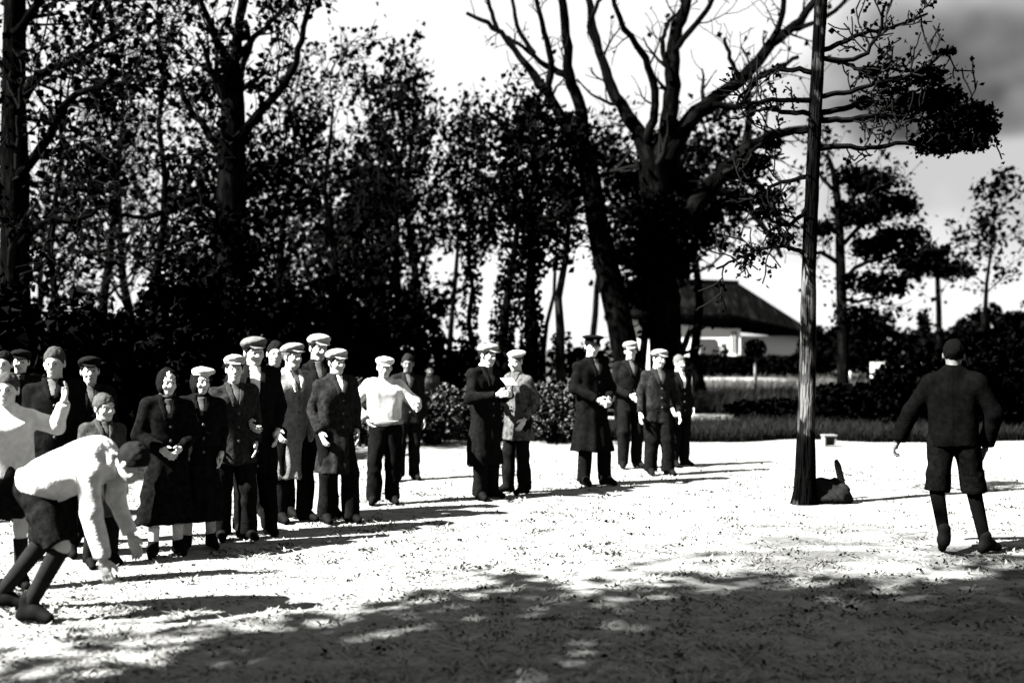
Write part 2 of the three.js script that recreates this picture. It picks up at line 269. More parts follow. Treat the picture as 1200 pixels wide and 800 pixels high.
{
  const f = blend([ellipsoid([0, 0.1, 0], [0.2, 0.15, 0.16]), ellipsoid([0.13, 0.08, 0.05], [0.13, 0.12, 0.13]), ellipsoid([-0.12, 0.12, 0.02], [0.13, 0.13, 0.12]), ellipsoid([0.02, 0.05, 0.12], [0.17, 0.07, 0.1]), bone(V(0.1, 0.2, 0), V(0.22, 0.03, 0.1), 0.05, 0.04)], 0.05);
  const g = netMesh((x, y, z) => Math.max(f(x, y, z) + 0.02 * (fbm(x * 14, y * 14, z * 14, 3) - 0.5) + 0.008 * Math.sin(x * 40 + y * 60 + 6 * noise3(x * 9, y * 9, z * 9)), -y - 0.005), [-0.35, -0.04, -0.3], [0.4, 0.35, 0.34], 0.012);
  const h = thing('clothes_heap', 'dark heap of cast-off clothes at the foot of the tall pine', 'clothes', V((968 - 600) / FOC * 11.5, 0, -11.55));
  part('folds', mottle(clothUV(g), 0.7, 18, 3), grey(0.004, { vertexColors: true, bumpMap: clothBump, bumpScale: 0.01 }), h);
  const s = thing('wooden_stake', 'short dark stake sticking up beside the clothes heap', 'stake', V((988 - 600) / FOC * 11.75, 0, -11.85));
  part('shaft', new Grow().tube([[V(0.03, -0.02, 0), 0.042], [V(0.01, 0.2, 0), 0.038], [V(-0.03, 0.36, 0), 0.035], [V(-0.045, 0.41, 0), 0.02]], 9, 0.25, 3).geo(), barkDark, s);
}
{
  const d = 25.4, t = thing('standard_tree', 'young staked tree with a small round crown in front of the cottage', 'tree', V((885 - 600) / FOC * d, 0, -d)), L = new Grow(), r = rngOf(31), S = new Grow();
  S.tube([[V(0, -0.02, 0), 0.04], [V(0.01, 0.8, 0), 0.035], [V(0, 1.55, 0), 0.028]], 7, 0.1); for (let k = 0; k < 16; k++) { const e = V(r() - 0.5, r() * 0.8 - 0.2, r() - 0.5).normalize().multiplyScalar(0.22); S.tube([[V(0, 1.45 + r() * 0.15, 0), 0.012], [V(0, 1.6, 0).add(e), 0.005]], 3); }
  for (let k = 0; k < 900; k++) { const q = jitter(r, 1).normalize().multiplyScalar(Math.cbrt(r()) * 0.27); q.y *= 0.85; L.leaf(q.add(V(0, 1.6, 0)), 0.06, r); }
  part('trunk', S.geo(), grey(0.09, { map: barkTone }), t); part('crown', L.geo(), leafMats[0], t);
}
function hedgeMass(name, label, x0, x1, z, depth, top, leaves, size, seed, m = leafMats[0], cat = 'hedge') {   // a clipped hedge: stems inside, leaves through its volume
  const t = thing(name, label, cat, V((x0 + x1) / 2, 0, z)), L = new Grow(), S = new Grow(), r = rngOf(seed), w = (x1 - x0) / 2, H = (x) => typeof top === 'function' ? top(x + t.position.x) : top;
  for (let k = 0; k < w * 5; k++) { const x = (r() * 2 - 1) * w, h = H(x) * 0.9; S.tube([[V(x, -0.02, (r() - 0.5) * depth * 0.5), 0.05], [V(x + (r() - 0.5) * 0.3, h * 0.5, (r() - 0.5) * depth), 0.035], [V(x + (r() - 0.5) * 0.6, h, (r() - 0.5) * depth), 0.012]], 5); }
  for (let k = 0; k < leaves; k++) { const x = (r() * 2 - 1) * w, h = H(x) * (0.92 + 0.2 * noise3(x * 2, seed, 1)), y = Math.pow(r(), 0.8) * h, e = r() < 0.75 ? Math.sign(r() - 0.5) * (0.75 + r() * 0.3) : r() * 2 - 1; L.leaf(V(x + (r() - 0.5) * 0.15, y, e * depth * 0.5 * (0.8 + 0.4 * noise3(x * 1.5, y * 1.5, seed))), size * (0.6 + r() * 0.8), r); }
  part('stems', S.geo(), twigMat, t); part('foliage', L.geo(), m, t);
}
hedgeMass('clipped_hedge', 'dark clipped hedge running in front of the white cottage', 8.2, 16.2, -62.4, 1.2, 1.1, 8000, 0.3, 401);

// ---------------------------------------------------------------- trees
function grow(G, tips, p, dir, len, r, lvl, o, rng) {
  const pts = [[p.clone(), r]], n = lvl === 0 ? 5 : 3, q = p.clone(), d = dir.clone();
  for (let i = 1; i <= n; i++) { d.add(jitter(rng, o.wild ?? 0.28)).add(V(0, o.lift ?? 0.08, 0)).normalize(); q.addScaledVector(d, len / n); pts.push([q.clone(), Math.max(r * (1 - 0.7 * i / n), o.fine ?? 0.009)]); if (lvl >= (o.leafLvl ?? 1)) tips.push([q.clone(), lvl]); }
  G.tube(pts, r > 0.06 ? 6 : r > 0.025 ? 4 : 3);
  if (lvl >= o.max) return;
  const kids = o.kids[lvl] ?? 3;
  for (let k = 0; k < kids; k++) {
    const t = 0.25 + 0.75 * (k + rng()) / kids, f = Math.min(t * n, n - 0.01), a = Math.floor(f), s = pts[a][0].clone().lerp(pts[a + 1][0], f - a), ra = mix(pts[a][1], pts[a + 1][1], f - a);
    const side = jitter(rng, 1); side.addScaledVector(d, -side.dot(d)).normalize();
    const nd = d.clone().multiplyScalar(0.75).addScaledVector(side, 0.8).normalize();
    grow(G, tips, s, nd, len * (0.42 + rng() * 0.3), Math.max(ra * 0.62, 0.011), lvl + 1, o, rng);
  }
}
function leafOn(L, tips, perTip, size, spread, rng) { for (const [c] of tips) for (let k = 0, n = Math.floor(perTip + rng()); k < n; k++) L.leaf(c.clone().add(jitter(rng, spread)), size * (0.55 + rng() * 0.9), rng); }
function finishTree(t, trunk, twigs, crown, bark = barkDark, leafM = leafMats[0]) { part('trunk', trunk.geo(), bark, t); if (!twigs.empty) part('twigs', twigs.geo(), twigMat, t); if (!crown.empty) part('crown', crown.geo(), leafM, t); return t; }

// a woodland tree: px = column of its trunk, d = metres ahead, top = row of its tip, tw = trunk width and cw = crown half width in pixels
function woodTree(px, d, top, tw, cw, o, label) {
  const k = d / FOC, H = EYE + (HOR - top) * k, R = Math.max(tw * k / 2, 0.05), W = cw * k, rng = rngOf(Math.round(px * 31 + d * 7 + (o.seed ?? 0)));
  const t = thing(o.name ?? 'woodland_tree', label, 'tree', V((px - 600) * k, 0, -d), 0, o.group ?? 'trees of the wood');
  const T = new Grow(), G = new Grow(), L = new Grow(), tips = [], n = 9, pts = [], lean = (o.lean ?? (rng() - 0.5) * 0.1), leanZ = (rng() - 0.5) * 0.1;
  let wx = 0, wz = 0; for (let i = 0; i <= n; i++) { const f = i / n; wx += (rng() - 0.5) * 0.035 * H * (i ? 1 : 0); wz += (rng() - 0.5) * 0.03 * H * (i ? 1 : 0); const flare = i === 0 ? 1.45 : i === 1 ? 1.05 : 1; pts.push([V(lean * H * f + wx, f * H * 0.97 - 0.05 * (1 - f), leanZ * H * f + wz), Math.max(R * flare * Math.pow(1 - f, 0.75), 0.012)]); }
  T.tube(pts, 9, 0.22, px);
  const nb = o.nb ?? 17, low = o.low ?? 0.3;
  for (let b = 0; b < nb; b++) {
    const f = low + (1 - low) * (b + rng() * 0.8) / nb, g = Math.min(f * n, n - 0.01), a = Math.floor(g), s = pts[a][0].clone().lerp(pts[a + 1][0], g - a), ang = b * 2.4 + rng();
    const prof = o.cone ? 1.05 - f : Math.sqrt(Math.max(0.08, 1 - Math.pow((f - 0.55) / 0.6, 2)));
    const dir = V(Math.cos(ang), 0.55 + 0.7 * (f - low) + (o.rise ?? 0), Math.sin(ang)).normalize();
    grow(G, tips, s, dir, W * prof * (0.75 + rng() * 0.5), Math.max(mix(pts[a][1], pts[a + 1][1], g - a) * 0.42, 0.018), 0, { max: 2, kids: o.kids ?? [5, 3], leafLvl: 1, wild: 0.26 }, rng);
  }
  leafOn(L, tips, o.leaf ?? 3, o.size ?? 0.17, 0.28, rng);
  if (o.ivy) { const rI = rngOf(px + 5); for (let i = 0; i < o.ivy * 2200; i++) { const f = Math.pow(rI(), 1.1) * (o.ivyTop ?? 0.75), g = Math.min(f * n, n - 0.01), a = Math.floor(g), c = pts[a][0].clone().lerp(pts[a + 1][0], g - a), q = rI() * 6.28, bulge = 0.5 + 1.3 * noise3(f * 14, Math.cos(q) * 1.5 + px, Math.sin(q) * 1.5), rr = mix(pts[a][1], pts[a + 1][1], g - a) + (o.ivyR ?? 0.3) * bulge * Math.sqrt(rI()); L.leaf(c.add(V(Math.cos(q) * rr, 0, Math.sin(q) * rr)), 0.13, rI); } }
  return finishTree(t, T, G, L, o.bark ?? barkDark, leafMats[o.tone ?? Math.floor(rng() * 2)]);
}
const LEFT = { leaf: 0.85, size: 0.14 };
woodTree(62, 23, 20, 12, 80, { ...LEFT, low: 0.25 }, 'slim leafy tree just right of the thick trunk at the left edge');
woodTree(112, 27, 45, 14, 85, { ...LEFT, low: 0.2 }, 'bushy tree behind the far left spectators, second of the slim ones');
woodTree(196, 22, -45, 13, 88, { ...LEFT, low: 0.3, leaf: 0.7 }, 'tall leafy tree reaching the top edge left of the forked tree');
woodTree(158, 32, 150, 15, 95, { ...LEFT, low: 0.15 }, 'dense dark tree low behind the women in black coats');
woodTree(322, 27, 70, 12, 75, { ...LEFT, low: 0.2 }, 'leafy tree immediately right of the big forked tree');
woodTree(384, 25, 66, 13, 78, { ...LEFT, low: 0.22, leaf: 0.7 }, 'rounded leafy tree above the spectator in the white cap');
woodTree(430, 28, 78, 12, 62, { low: 0.25, leaf: 1.1, size: 0.16 }, 'thin-crowned tree above the man in the white sweater');
woodTree(468, 25, 96, 14, 58, { low: 0.35, leaf: 0.9, size: 0.16 }, 'straight dark trunk with airy crown right of the white sweater man');
woodTree(492, 27, 104, 15, 46, { low: 0.5, leaf: 1.0, size: 0.15 }, 'thin-leaved tree with stout trunk left of the bright sky gap');
woodTree(524, 31, 128, 8, 40, { low: 0.5, leaf: 0.7, size: 0.15, nb: 9 }, 'slender sapling in the bright gap left of the ivy trunks');
woodTree(548, 26, 138, 9, 34, { low: 0.5, leaf: 1.2, size: 0.14, ivy: 0.35, ivyR: 0.14 }, 'slender upright tree above the man in the long dark overcoat');
woodTree(584, 24, 128, 14, 48, { low: 0.5, leaf: 1.3, size: 0.15, ivy: 0.5, ivyR: 0.18, ivyTop: 0.55 }, 'ivy-covered tree left of the stoutest ivy trunk in the middle');
woodTree(615, 22, 132, 21, 46, { low: 0.5, leaf: 1.2, size: 0.15, ivy: 0.6, ivyR: 0.1, ivyTop: 0.8 }, 'stoutest ivy-covered trunk in the middle, above the pale coat');
woodTree(634, 29, 165, 7, 28, { low: 0.6, leaf: 0.9, size: 0.14, nb: 8, lean: 0.12 }, 'thin leaning stem between the ivy trunk and the pale-barked tree');
woodTree(655, 23, 150, 14, 42, { low: 0.6, leaf: 0.9, size: 0.14, bark: barkMid, lean: 0.05 }, 'pale-barked tree standing in the bright gap left of the great bare tree');
woodTree(694, 36, 160, 10, 60, { low: 0.7, leaf: 0.8, size: 0.18 }, 'distant thin-crowned tree seen through the forks of the great bare tree');
woodTree(823, 31, 190, 15, 85, { low: 0.56, lean: 0, leaf: 3, size: 0.18 }, 'dense evergreen close behind the great bare tree on its right');
woodTree(752, 30, 200, 12, 52, { low: 0.45, leaf: 2.6, size: 0.18 }, 'dense evergreen behind the twin stems of the great bare tree');
woodTree(40, 36, 245, 14, 110, { ...LEFT, low: 0.1, leaf: 1.2, size: 0.24 }, 'dense dark tree deep in the wood at far left');
woodTree(240, 38, 250, 14, 120, { ...LEFT, low: 0.1, leaf: 1.2, size: 0.24 }, 'dense dark tree deep in the wood behind the forked tree');
woodTree(345, 37, 255, 14, 110, { ...LEFT, low: 0.1, leaf: 1.2, size: 0.24 }, 'dense dark tree deep in the wood above the pale long coat');
woodTree(440, 40, 270, 12, 95, { ...LEFT, low: 0.1, leaf: 4.4, size: 0.24 }, 'dense dark tree deep in the wood behind the white sweater man');
// bare leaning tree at the right edge
woodTree(1152, 35, 214, 8, 36, { low: 0.5, leaf: 1.1, size: 0.18, nb: 11, lean: 0.09, name: 'leaning_tree', group: undefined }, 'thin ragged tree leaning right near the right edge');

// trees drawn limb by limb: each limb a list of [column, row, width] at a depth, drifting by slope metres per metre
function lichen(g, amount) {                                   // ragged pale lichen on the middle of a trunk, dark weathered bark above and damp moss at the foot
  const p = g.attributes.position, c = [];
  for (let i = 0; i < p.count; i++) { const y = p.getY(i), n = fbm(p.getX(i) * 16 + 4, y * 6, p.getZ(i) * 16, 4), on = amount * smooth(0.46, 0.56, n + 0.3 * (smooth(0.6, 0.95, y) - smooth(2.3, 2.8, y)) - 0.22); const v = 0.1 + 1.9 * on; c.push(v, v, v); }
  g.setAttribute('color', new THREE.Float32BufferAttribute(c, 3));
}
function limbTree(name, label, px, d, limbs, o) {
  const base = V((px - 600) / FOC * d, 0, -d), t = thing(name, label, 'tree', base, 0, o.group), tips = [], G = new Grow(), L = new Grow(), rng = rngOf(o.seed);
  limbs.forEach(([pts, slope, twig = 0], li) => {
    const raw = []; let run = 0, last = null, z0 = pts[0][3] ?? 0;
    for (const [x, y, w] of pts) { let p = at(x, y, d); if (last) run += p.distanceTo(last); last = p; p = at(x, y, d + z0 + slope * run); raw.push([p.sub(base), w / 2 * d / FOC]); }
    const c = new THREE.CatmullRomCurve3(raw.map((q) => q[0]), false, 'centripetal'), n = (raw.length - 1) * (li ? 4 : o.steps ?? 4), out = [];
    for (let i = 0; i <= n; i++) { const f = i / n, g = Math.min(f * (raw.length - 1), raw.length - 1.001), a = Math.floor(g); const p = c.getPoint(f).add(li ? jitter(rng, 0.018 * (o.knotty ?? 1) * (1 + f)) : V(0, 0, 0)); out.push([p, mix(raw[a][1], raw[a + 1][1], g - a)]); }
    const lg = new Grow().tube(out, out[0][1] > 0.12 ? 14 : 7, o.rough ?? 0.2, li * 9).geo(); if (o.lichen) lichen(lg, li ? 0 : 1);
    part(li < (o.stems ?? 1) ? 'trunk' : 'limb', lg, o.bark ?? barkDark, t);
    for (let k = 0; k < twig; k++) {
      const f = 0.25 + 0.75 * (k + rng()) / twig, i = Math.min(n - 1, Math.floor(f * n)), dir = out[i + 1][0].clone().sub(out[i][0]).normalize(), side = jitter(rng, 1); side.addScaledVector(dir, -side.dot(dir)).normalize();
      grow(G, tips, out[i][0], dir.multiplyScalar(0.6).addScaledVector(side, 0.9).normalize(), (o.twigLen ?? 1.1) * (0.5 + rng()), Math.max(0.012, out[i][1] * 0.35), 0, { max: o.twigMax ?? 1, kids: [3, 2], leafLvl: 0, wild: 0.3, lift: o.lift ?? 0.08 }, rng);
    }
  });
  if (o.leaf) leafOn(L, tips, o.leaf, o.size ?? 0.14, o.spread ?? 0.15, rng);
  if (o.clumps) for (const [x, y, r, n, dz = 0] of o.clumps) { const c = at(x, y, d + dz).sub(base), rr = r * d / FOC; for (let k = 0; k < n; k++) { const q = jitter(rng, 1).normalize().multiplyScalar(rr * Math.cbrt(rng()) * (0.7 + 0.6 * noise3(x, y, k * 0.01))); q.y *= o.flat ?? 0.8; L.leaf(q.add(c), (o.size ?? 0.14) * (0.6 + rng() * 0.8), rng); } }
  if (!G.empty) part('twigs', G.geo(), twigMat, t); if (!L.empty) part('crown', L.geo(), leafMats[o.tone ?? 0], t);
  return t;
}
limbTree('great_bare_tree', 'great spreading bare tree with twin stems in the middle right', 768, 24, [
  [[[742, 500, 46], [737, 450, 35], [727, 380, 31], [708, 300, 28], [692, 215, 25], [680, 170, 22]], 0.02, 3],
  [[[780, 500, 58], [782, 450, 42], [780, 370, 38], [774, 300, 36], [768, 230, 35], [765, 190, 33]], -0.05, 3],
  [[[681, 178, 18], [662, 145, 14], [641, 108, 12], [610, 68, 8], [578, 30, 6], [548, 16, 4]], 0.2, 5],
  [[[642, 108, 9], [646, 70, 8], [634, 25, 6], [626, -12, 5]], -0.3, 3],
  [[[582, 34, 6], [575, 8, 5], [566, -20, 4]], 0.1, 2],
  [[[682, 175, 17], [681, 125, 14], [667, 88, 12], [664, 40, 10], [655, -30, 8]], -0.25, 4],
  [[[668, 90, 9], [640, 76, 7], [612, 55, 5], [590, 40, 4]], 0.4, 3],
  [[[626, 62, 6], [606, 30, 5], [598, -12, 4]], 0.2, 2],
  [[[763, 192, 24], [747, 152, 18], [722, 112, 14], [706, 70, 11], [694, 20, 9], [690, -30, 8]], 0.25, 5],
  [[[757, 168, 12], [768, 130, 10], [767, 96, 9], [752, 60, 8], [728, 22, 6], [718, -15, 5]], -0.3, 4],
  [[[704, 62, 7], [690, 30, 6], [702, 2, 5], [712, -20, 4]], 0.3, 2],
  [[[771, 200, 28], [784, 152, 21], [788, 100, 18], [792, 40, 15], [806, 2, 13], [814, -40, 11]], 0.1, 5],
  [[[788, 96, 8], [776, 52, 6], [782, 30, 5], [800, 10, 4]], 0.3, 3],
  [[[790, 60, 8], [812, 32, 7], [833, 4, 6], [848, -25, 5]], -0.3, 3],
  [[[780, 190, 30], [803, 148, 21], [834, 118, 18], [872, 90, 15], [906, 50, 13], [938, 22, 10], [975, -25, 8]], 0.25, 8],
  [[[868, 92, 7], [856, 68, 5], [849, 42, 4]], -0.2, 3],
  [[[900, 60, 9], [914, 25, 7], [922, -25, 6]], -0.3, 4],
  [[[920, 36, 7], [944, 30, 6], [980, 12, 5], [1004, -14, 4]], 0.3, 4],
  [[[836, 122, 9], [868, 124, 8], [882, 96, 7], [908, 80, 6], [936, 66, 5]], -0.3, 5],
  [[[786, 290, 34], [812, 245, 24], [846, 205, 19], [876, 176, 15], [906, 158, 11], [946, 150, 7]], -0.25, 8],
  [[[868, 184, 9], [879, 140, 8], [877, 110, 6], [884, 76, 5]], 0.2, 5],
  [[[876, 205, 9], [899, 226, 7], [916, 256, 6], [938, 268, 4]], -0.2, 6],
  [[[838, 218, 9], [872, 236, 8], [898, 270, 7], [918, 300, 5]], -0.3, 7],
  [[[708, 310, 12], [694, 270, 8], [684, 230, 5], [664, 205, 4]], 0.4, 4],
], { seed: 61, stems: 2, twigLen: 0.85, twigMax: 1, rough: 0.26, leaf: 0.12, size: 0.12,
  clumps: [[754, 345, 26, 900, 0.4], [775, 300, 40, 1600, -0.5], [776, 250, 34, 900, -0.4], [768, 385, 20, 400, -0.3], [788, 305, 28, 700, 1], [812, 270, 40, 1000, 0.6], [770, 275, 34, 800, -0.6], [848, 235, 30, 500, 0.3], [738, 250, 20, 260, 1.5], [800, 215, 26, 400, 0.6], [866, 200, 26, 380, -0.4]] });

limbTree('edge_tree', 'thick dark tree with spreading limbs along the left edge', 16, 17, [
  [[[22, 560, 56], [19, 480, 40], [16, 360, 35], [17, 240, 31], [15, 120, 28], [16, 0, 24], [20, -90, 18]], 0.02, 10],
  [[[18, 210, 14], [48, 170, 11], [78, 120, 9], [128, 92, 6]], -0.3, 8],
  [[[16, 130, 15], [44, 88, 11], [80, 72, 8], [130, 40, 6]], 0.2, 9],
  [[[15, 40, 12], [36, 12, 10], [60, -22, 7]], 0.3, 6],
  [[[15, 290, 10], [50, 262, 8], [90, 258, 6], [120, 240, 4]], -0.4, 8],
], { seed: 62, twigLen: 1.3, twigMax: 2, leaf: 1.5, size: 0.12, spread: 0.16 });

limbTree('forked_tree', 'big dark tree forking into bare boughs above the spectators on the left', 268, 20, [
  [[[262, 560, 56], [264, 500, 40], [266, 420, 37], [270, 300, 36], [270, 200, 33], [272, 130, 29], [270, 95, 26]], 0.02, 10],
  [[[272, 110, 17], [275, 60, 13], [281, 10, 10], [288, -40, 7]], 0.15, 3],
  [[[269, 105, 15], [262, 62, 11], [245, 30, 8], [230, -20, 6]], -0.3, 4],
  [[[274, 72, 9], [298, 42, 7], [322, 20, 6], [348, -5, 5]], 0.3, 3],
  [[[286, 24, 6], [292, 52, 7], [284, 80, 8], [276, 110, 9]], 0.4, 0],
  [[[272, 170, 15], [305, 130, 10], [337, 90, 9], [352, 45, 7], [368, -15, 5]], -0.2, 4],
  [[[270, 230, 12], [300, 200, 9], [340, 190, 7], [372, 168, 5]], 0.4, 9],
  [[[270, 260, 12], [236, 235, 10], [200, 245, 8], [170, 255, 6], [140, 250, 5]], -0.3, 9],
  [[[270, 190, 12], [240, 150, 9], [218, 120, 7], [206, 84, 5]], 0.3, 8],
], { seed: 63, twigLen: 1.1, twigMax: 2, leaf: 1.5, size: 0.13, spread: 0.2,
  clumps: [[262, 330, 60, 900, 0.6], [300, 280, 50, 400, -0.5], [230, 290, 50, 400, 0.8], [268, 200, 52, 400, 1], [330, 225, 50, 300, 1]] });

const pineBark = grey(0.02, { map: barkTone, vertexColors: true, bumpMap: barkBump, bumpScale: 0.03 });
{
  const B = (y, pts, s) => [[[954 - (y - 200) * 0.045 + 0, y, pts[0]], ...pts.slice(1).map(([x, yy, w]) => [x, yy, w])], s];
  limbTree('tall_pine', 'tall straight pine trunk with thin side branches on the right', 944, 11.4, [
    [[[942, 594, 34], [943, 575, 26], [945, 500, 21], [947, 400, 18.5], [949, 300, 17], [953, 200, 16], [959, 80, 15], [963, 0, 15], [967, -80, 14]], 0, 0],
    [...B(62, [7, [985, 50, 6], [1012, 38, 5], [1046, 30, 4], [1090, 14, 3]], 0.2), 6],
    [...B(68, [6, [1010, 66, 5], [1030, 40, 4], [1040, 0, 3]], -0.2), 4],
    [...B(84, [7, [930, 80, 6], [905, 82, 5], [886, 95, 4], [862, 122, 3]], 0.1), 4],
    [...B(118, [7, [920, 117, 6], [890, 118, 5], [868, 122, 3]], -0.2), 4],
    [...B(132, [7, [925, 130, 6], [895, 128, 5], [880, 136, 3]], 0.3), 4],
    [...B(66, [6, [988, 72, 5], [1010, 80, 5], [1036, 78, 4], [1062, 84, 3]], 0.3), 6],
    [...B(112, [7, [990, 108, 6], [1022, 98, 5], [1060, 90, 4], [1098, 70, 4], [1114, 54, 3]], -0.1), 9],
    [...B(134, [8, [990, 126, 7], [1020, 118, 6], [1060, 122, 5], [1090, 116, 3]], 0.2), 9],
    [...B(152, [8, [924, 154, 7], [902, 160, 5], [880, 178, 4], [866, 200, 3]], 0.2), 7],
    [...B(174, [8, [985, 170, 7], [1012, 174, 6], [1050, 168, 5], [1100, 172, 4], [1140, 160, 3]], -0.1), 10],
    [...B(140, [8, [988, 140, 7], [1030, 136, 6], [1080, 140, 5], [1120, 132, 4], [1160, 140, 3]], 0.05), 12],
    [...B(205, [6, [925, 212, 5], [900, 222, 4], [888, 246, 3]], 0.3), 8],
    [...B(235, [6, [928, 262, 5], [912, 262, 4], [896, 240, 3]], -0.2), 6],
    [...B(300, [6, [925, 290, 5], [900, 290, 4], [870, 300, 3], [840, 316, 3]], 0.2), 8],
  ], { seed: 64, bark: pineBark, lichen: true, steps: 22, twigLen: 0.32, twigMax: 1, rough: 0.16, leaf: 0.8, size: 0.055, spread: 0.05, knotty: 0.6, flat: 0.5, clumps: [[1085, 88, 24, 420], [1062, 122, 26, 420, 0.3], [1100, 118, 34, 900, 0.2], [1136, 136, 32, 900, -0.2], [1098, 168, 28, 600, -0.1], [1140, 166, 26, 600, -0.3], [1158, 150, 18, 300, 0.1], [1112, 146, 30, 600, 0], [1112, 60, 9, 60, -0.2], [1020, 84, 14, 120, 0.3], [1012, 120, 14, 110, 0.2], [1048, 100, 18, 200, 0], [900, 230, 18, 160, 0.3], [884, 190, 20, 200, 0.3], [905, 168, 16, 140, 0.2], [915, 280, 18, 130, 0.2], [880, 298, 20, 140, 0.2], [895, 250, 16, 120, -0.1]] });
}
limbTree('dark_pine', 'dark spreading pine behind the tall straight trunk on the right', 986, 30, [
  [[[988, 480, 16], [988, 400, 13], [986, 330, 12], [984, 260, 10], [978, 205, 7], [970, 180, 4]], 0, 3],
  [[[986, 330, 6], [1010, 310, 5], [1046, 300, 4], [1072, 292, 3]], -0.2, 6],
  [[[986, 350, 5], [1008, 352, 4], [1040, 345, 3]], 0.3, 6],
  [[[985, 290, 6], [1012, 264, 5], [1048, 246, 4], [1076, 230, 3]], 0.2, 6],
  [[[984, 260, 6], [1006, 225, 5], [1030, 205, 3]], -0.2, 6],
  [[[986, 310, 6], [962, 296, 5], [940, 300, 3]], -0.3, 6],
  [[[980, 225, 5], [962, 205, 4], [950, 190, 3]], 0.2, 5],
], { seed: 65, twigLen: 1.0, twigMax: 1, leaf: 1.6, size: 0.14, spread: 0.2, flat: 0.55,
  clumps: [[1020, 215, 30, 700], [1050, 240, 30, 700, 0.8], [1010, 250, 32, 800, -0.6], [1055, 280, 32, 800], [1020, 290, 28, 600, 0.6], [1072, 305, 24, 480], [1000, 205, 22, 350, 0.3], [1040, 335, 26, 480, 0.5], [1005, 330, 22, 300], [962, 268, 18, 200], [1000, 372, 24, 300, 0.5]] });
limbTree('small_pine', 'small flat-topped pine on a thin bare stem near the right edge', 1100, 45, [
  [[[1101, 460, 8], [1101, 385, 7], [1100, 340, 6], [1098, 305, 5], [1094, 285, 3]], 0, 3],
  [[[1100, 325, 4], [1118, 318, 3], [1140, 316, 2]], 0.2, 5],
  [[[1099, 318, 4], [1080, 308, 3], [1062, 312, 2]], -0.2, 5],
], { seed: 66, twigLen: 1.0, twigMax: 1, leaf: 1.4, size: 0.2, spread: 0.2, flat: 0.4, clumps: [[1085, 308, 24, 420], [1110, 316, 26, 420], [1096, 296, 20, 300], [1130, 318, 16, 160], [1070, 322, 15, 150]] });

// shrubs: several stems and leaves through an uneven volume
function shrub(px, d, top, hw, o, label) {
  const k = d / FOC, H = EYE + (HOR - top) * k, W = hw * k, rng = rngOf(Math.round(px * 17 + d * 3)), t = thing(o.name ?? 'shrub', label, o.cat ?? 'shrub', V((px - 600) * k, 0, -d), 0, o.group);
  const S = new Grow(), L = new Grow(), dep = o.depth ?? Math.min(W * 0.8, 1.6), lobes = [];
  for (let i = 0; i < 9; i++) lobes.push([V((rng() * 2 - 1) * W * 0.7, H * (0.28 + rng() * 0.42), (rng() * 2 - 1) * dep * 0.5), V(W * (0.3 + rng() * 0.25), H * (0.28 + rng() * 0.22), dep * 0.6)]);
  lobes.push([V(0, H * 0.42, 0), V(W * 0.85, H * 0.45, dep)]);
  lobes.forEach(([c]) => { const b = V(c.x * 0.3, -0.03, c.z * 0.3); S.tube([[b, 0.05], [b.clone().lerp(c, 0.5).add(jitter(rng, 0.1)), 0.035], [c, 0.018], [c.clone().add(jitter(rng, 0.3)).setY(Math.min(H * 0.95, c.y + H * 0.2)), 0.006]], 5); });
  const n = o.n ?? 2600;
  for (let i = 0; i < n; i++) { const [c, r] = lobes[i % lobes.length], q = jitter(rng, 1).normalize().multiplyScalar(0.55 + 0.5 * Math.sqrt(rng())); const p = V(c.x + q.x * r.x, c.y + q.y * r.y, c.z + q.z * r.z); if (p.y < 0.02 || p.y > H * 1.03) p.y = rng() * H * 0.8; L.leaf(p, (o.size ?? 0.14) * (0.6 + rng() * 0.8), rng); }
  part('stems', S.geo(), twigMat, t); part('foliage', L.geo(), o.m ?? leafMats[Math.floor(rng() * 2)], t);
}
const U = { n: 3400, size: 0.16, group: 'undergrowth shrubs of the wood' };
shrub(20, 13.5, 330, 75, U, 'dark shrub behind the white-shirted boy at the left edge');
shrub(112, 15, 345, 75, U, 'dark shrub behind the bareheaded child at far left');
shrub(205, 15.5, 320, 78, U, 'dark shrub behind the two women in black coats');
shrub(300, 20, 330, 80, U, 'dark shrub behind the tall man with the white tie');
shrub(390, 22, 312, 72, U, 'dark shrub behind the spectator in the white cap');
shrub(465, 23.5, 338, 62, U, 'dark shrub behind the man in the white sweater');
shrub(545, 23, 398, 50, { ...U, n: 1300 }, 'low dark shrub left of the long dark overcoat');
shrub(600, 24, 398, 46, { ...U, n: 1800 }, 'low dark shrub behind the pale-coated figure');
shrub(688, 27, 392, 44, { ...U, n: 1600 }, 'low shrub behind the figure in the long black coat');
const R = { n: 3200, size: 0.06, depth: 0.8, m: leafGrey, group: 'pale brambles on the wood edge', name: 'bramble' };
shrub(508, 18.6, 446, 40, R, 'pale bramble right of the white sweater man');
shrub(650, 18.8, 444, 40, R, 'pale bramble between the pale coat and the long black coat');
shrub(572, 19.4, 444, 42, R, 'pale bramble behind the long dark overcoat');
shrub(428, 18.2, 445, 30, R, 'pale bramble left of the white sweater man');
const K = { n: 2600, size: 0.12, depth: 0.9, group: 'low dark bushes along the field edge', name: 'low_bush' };
shrub(1150, 21, 384, 90, { ...K, n: 5200, size: 0.14 }, 'low dark bush behind the boy in shorts, nearest the right edge');
shrub(1062, 21.5, 414, 60, { ...K, n: 3800 }, 'low dark bush left of the boy in shorts');
shrub(990, 22.5, 450, 55, { ...K, n: 2600 }, 'low dark bush right of the tall pine trunk');
shrub(900, 23.5, 468, 46, { ...K, n: 1500 }, 'low dark bush left of the tall pine trunk');
shrub(830, 30, 462, 52, { ...K, n: 1500 }, 'low dark bush below the cottage, right of the capped men');
const Q = { n: 2600, size: 0.28, depth: 2.2, group: 'dark garden bushes beyond the pasture', name: 'garden_bush' };
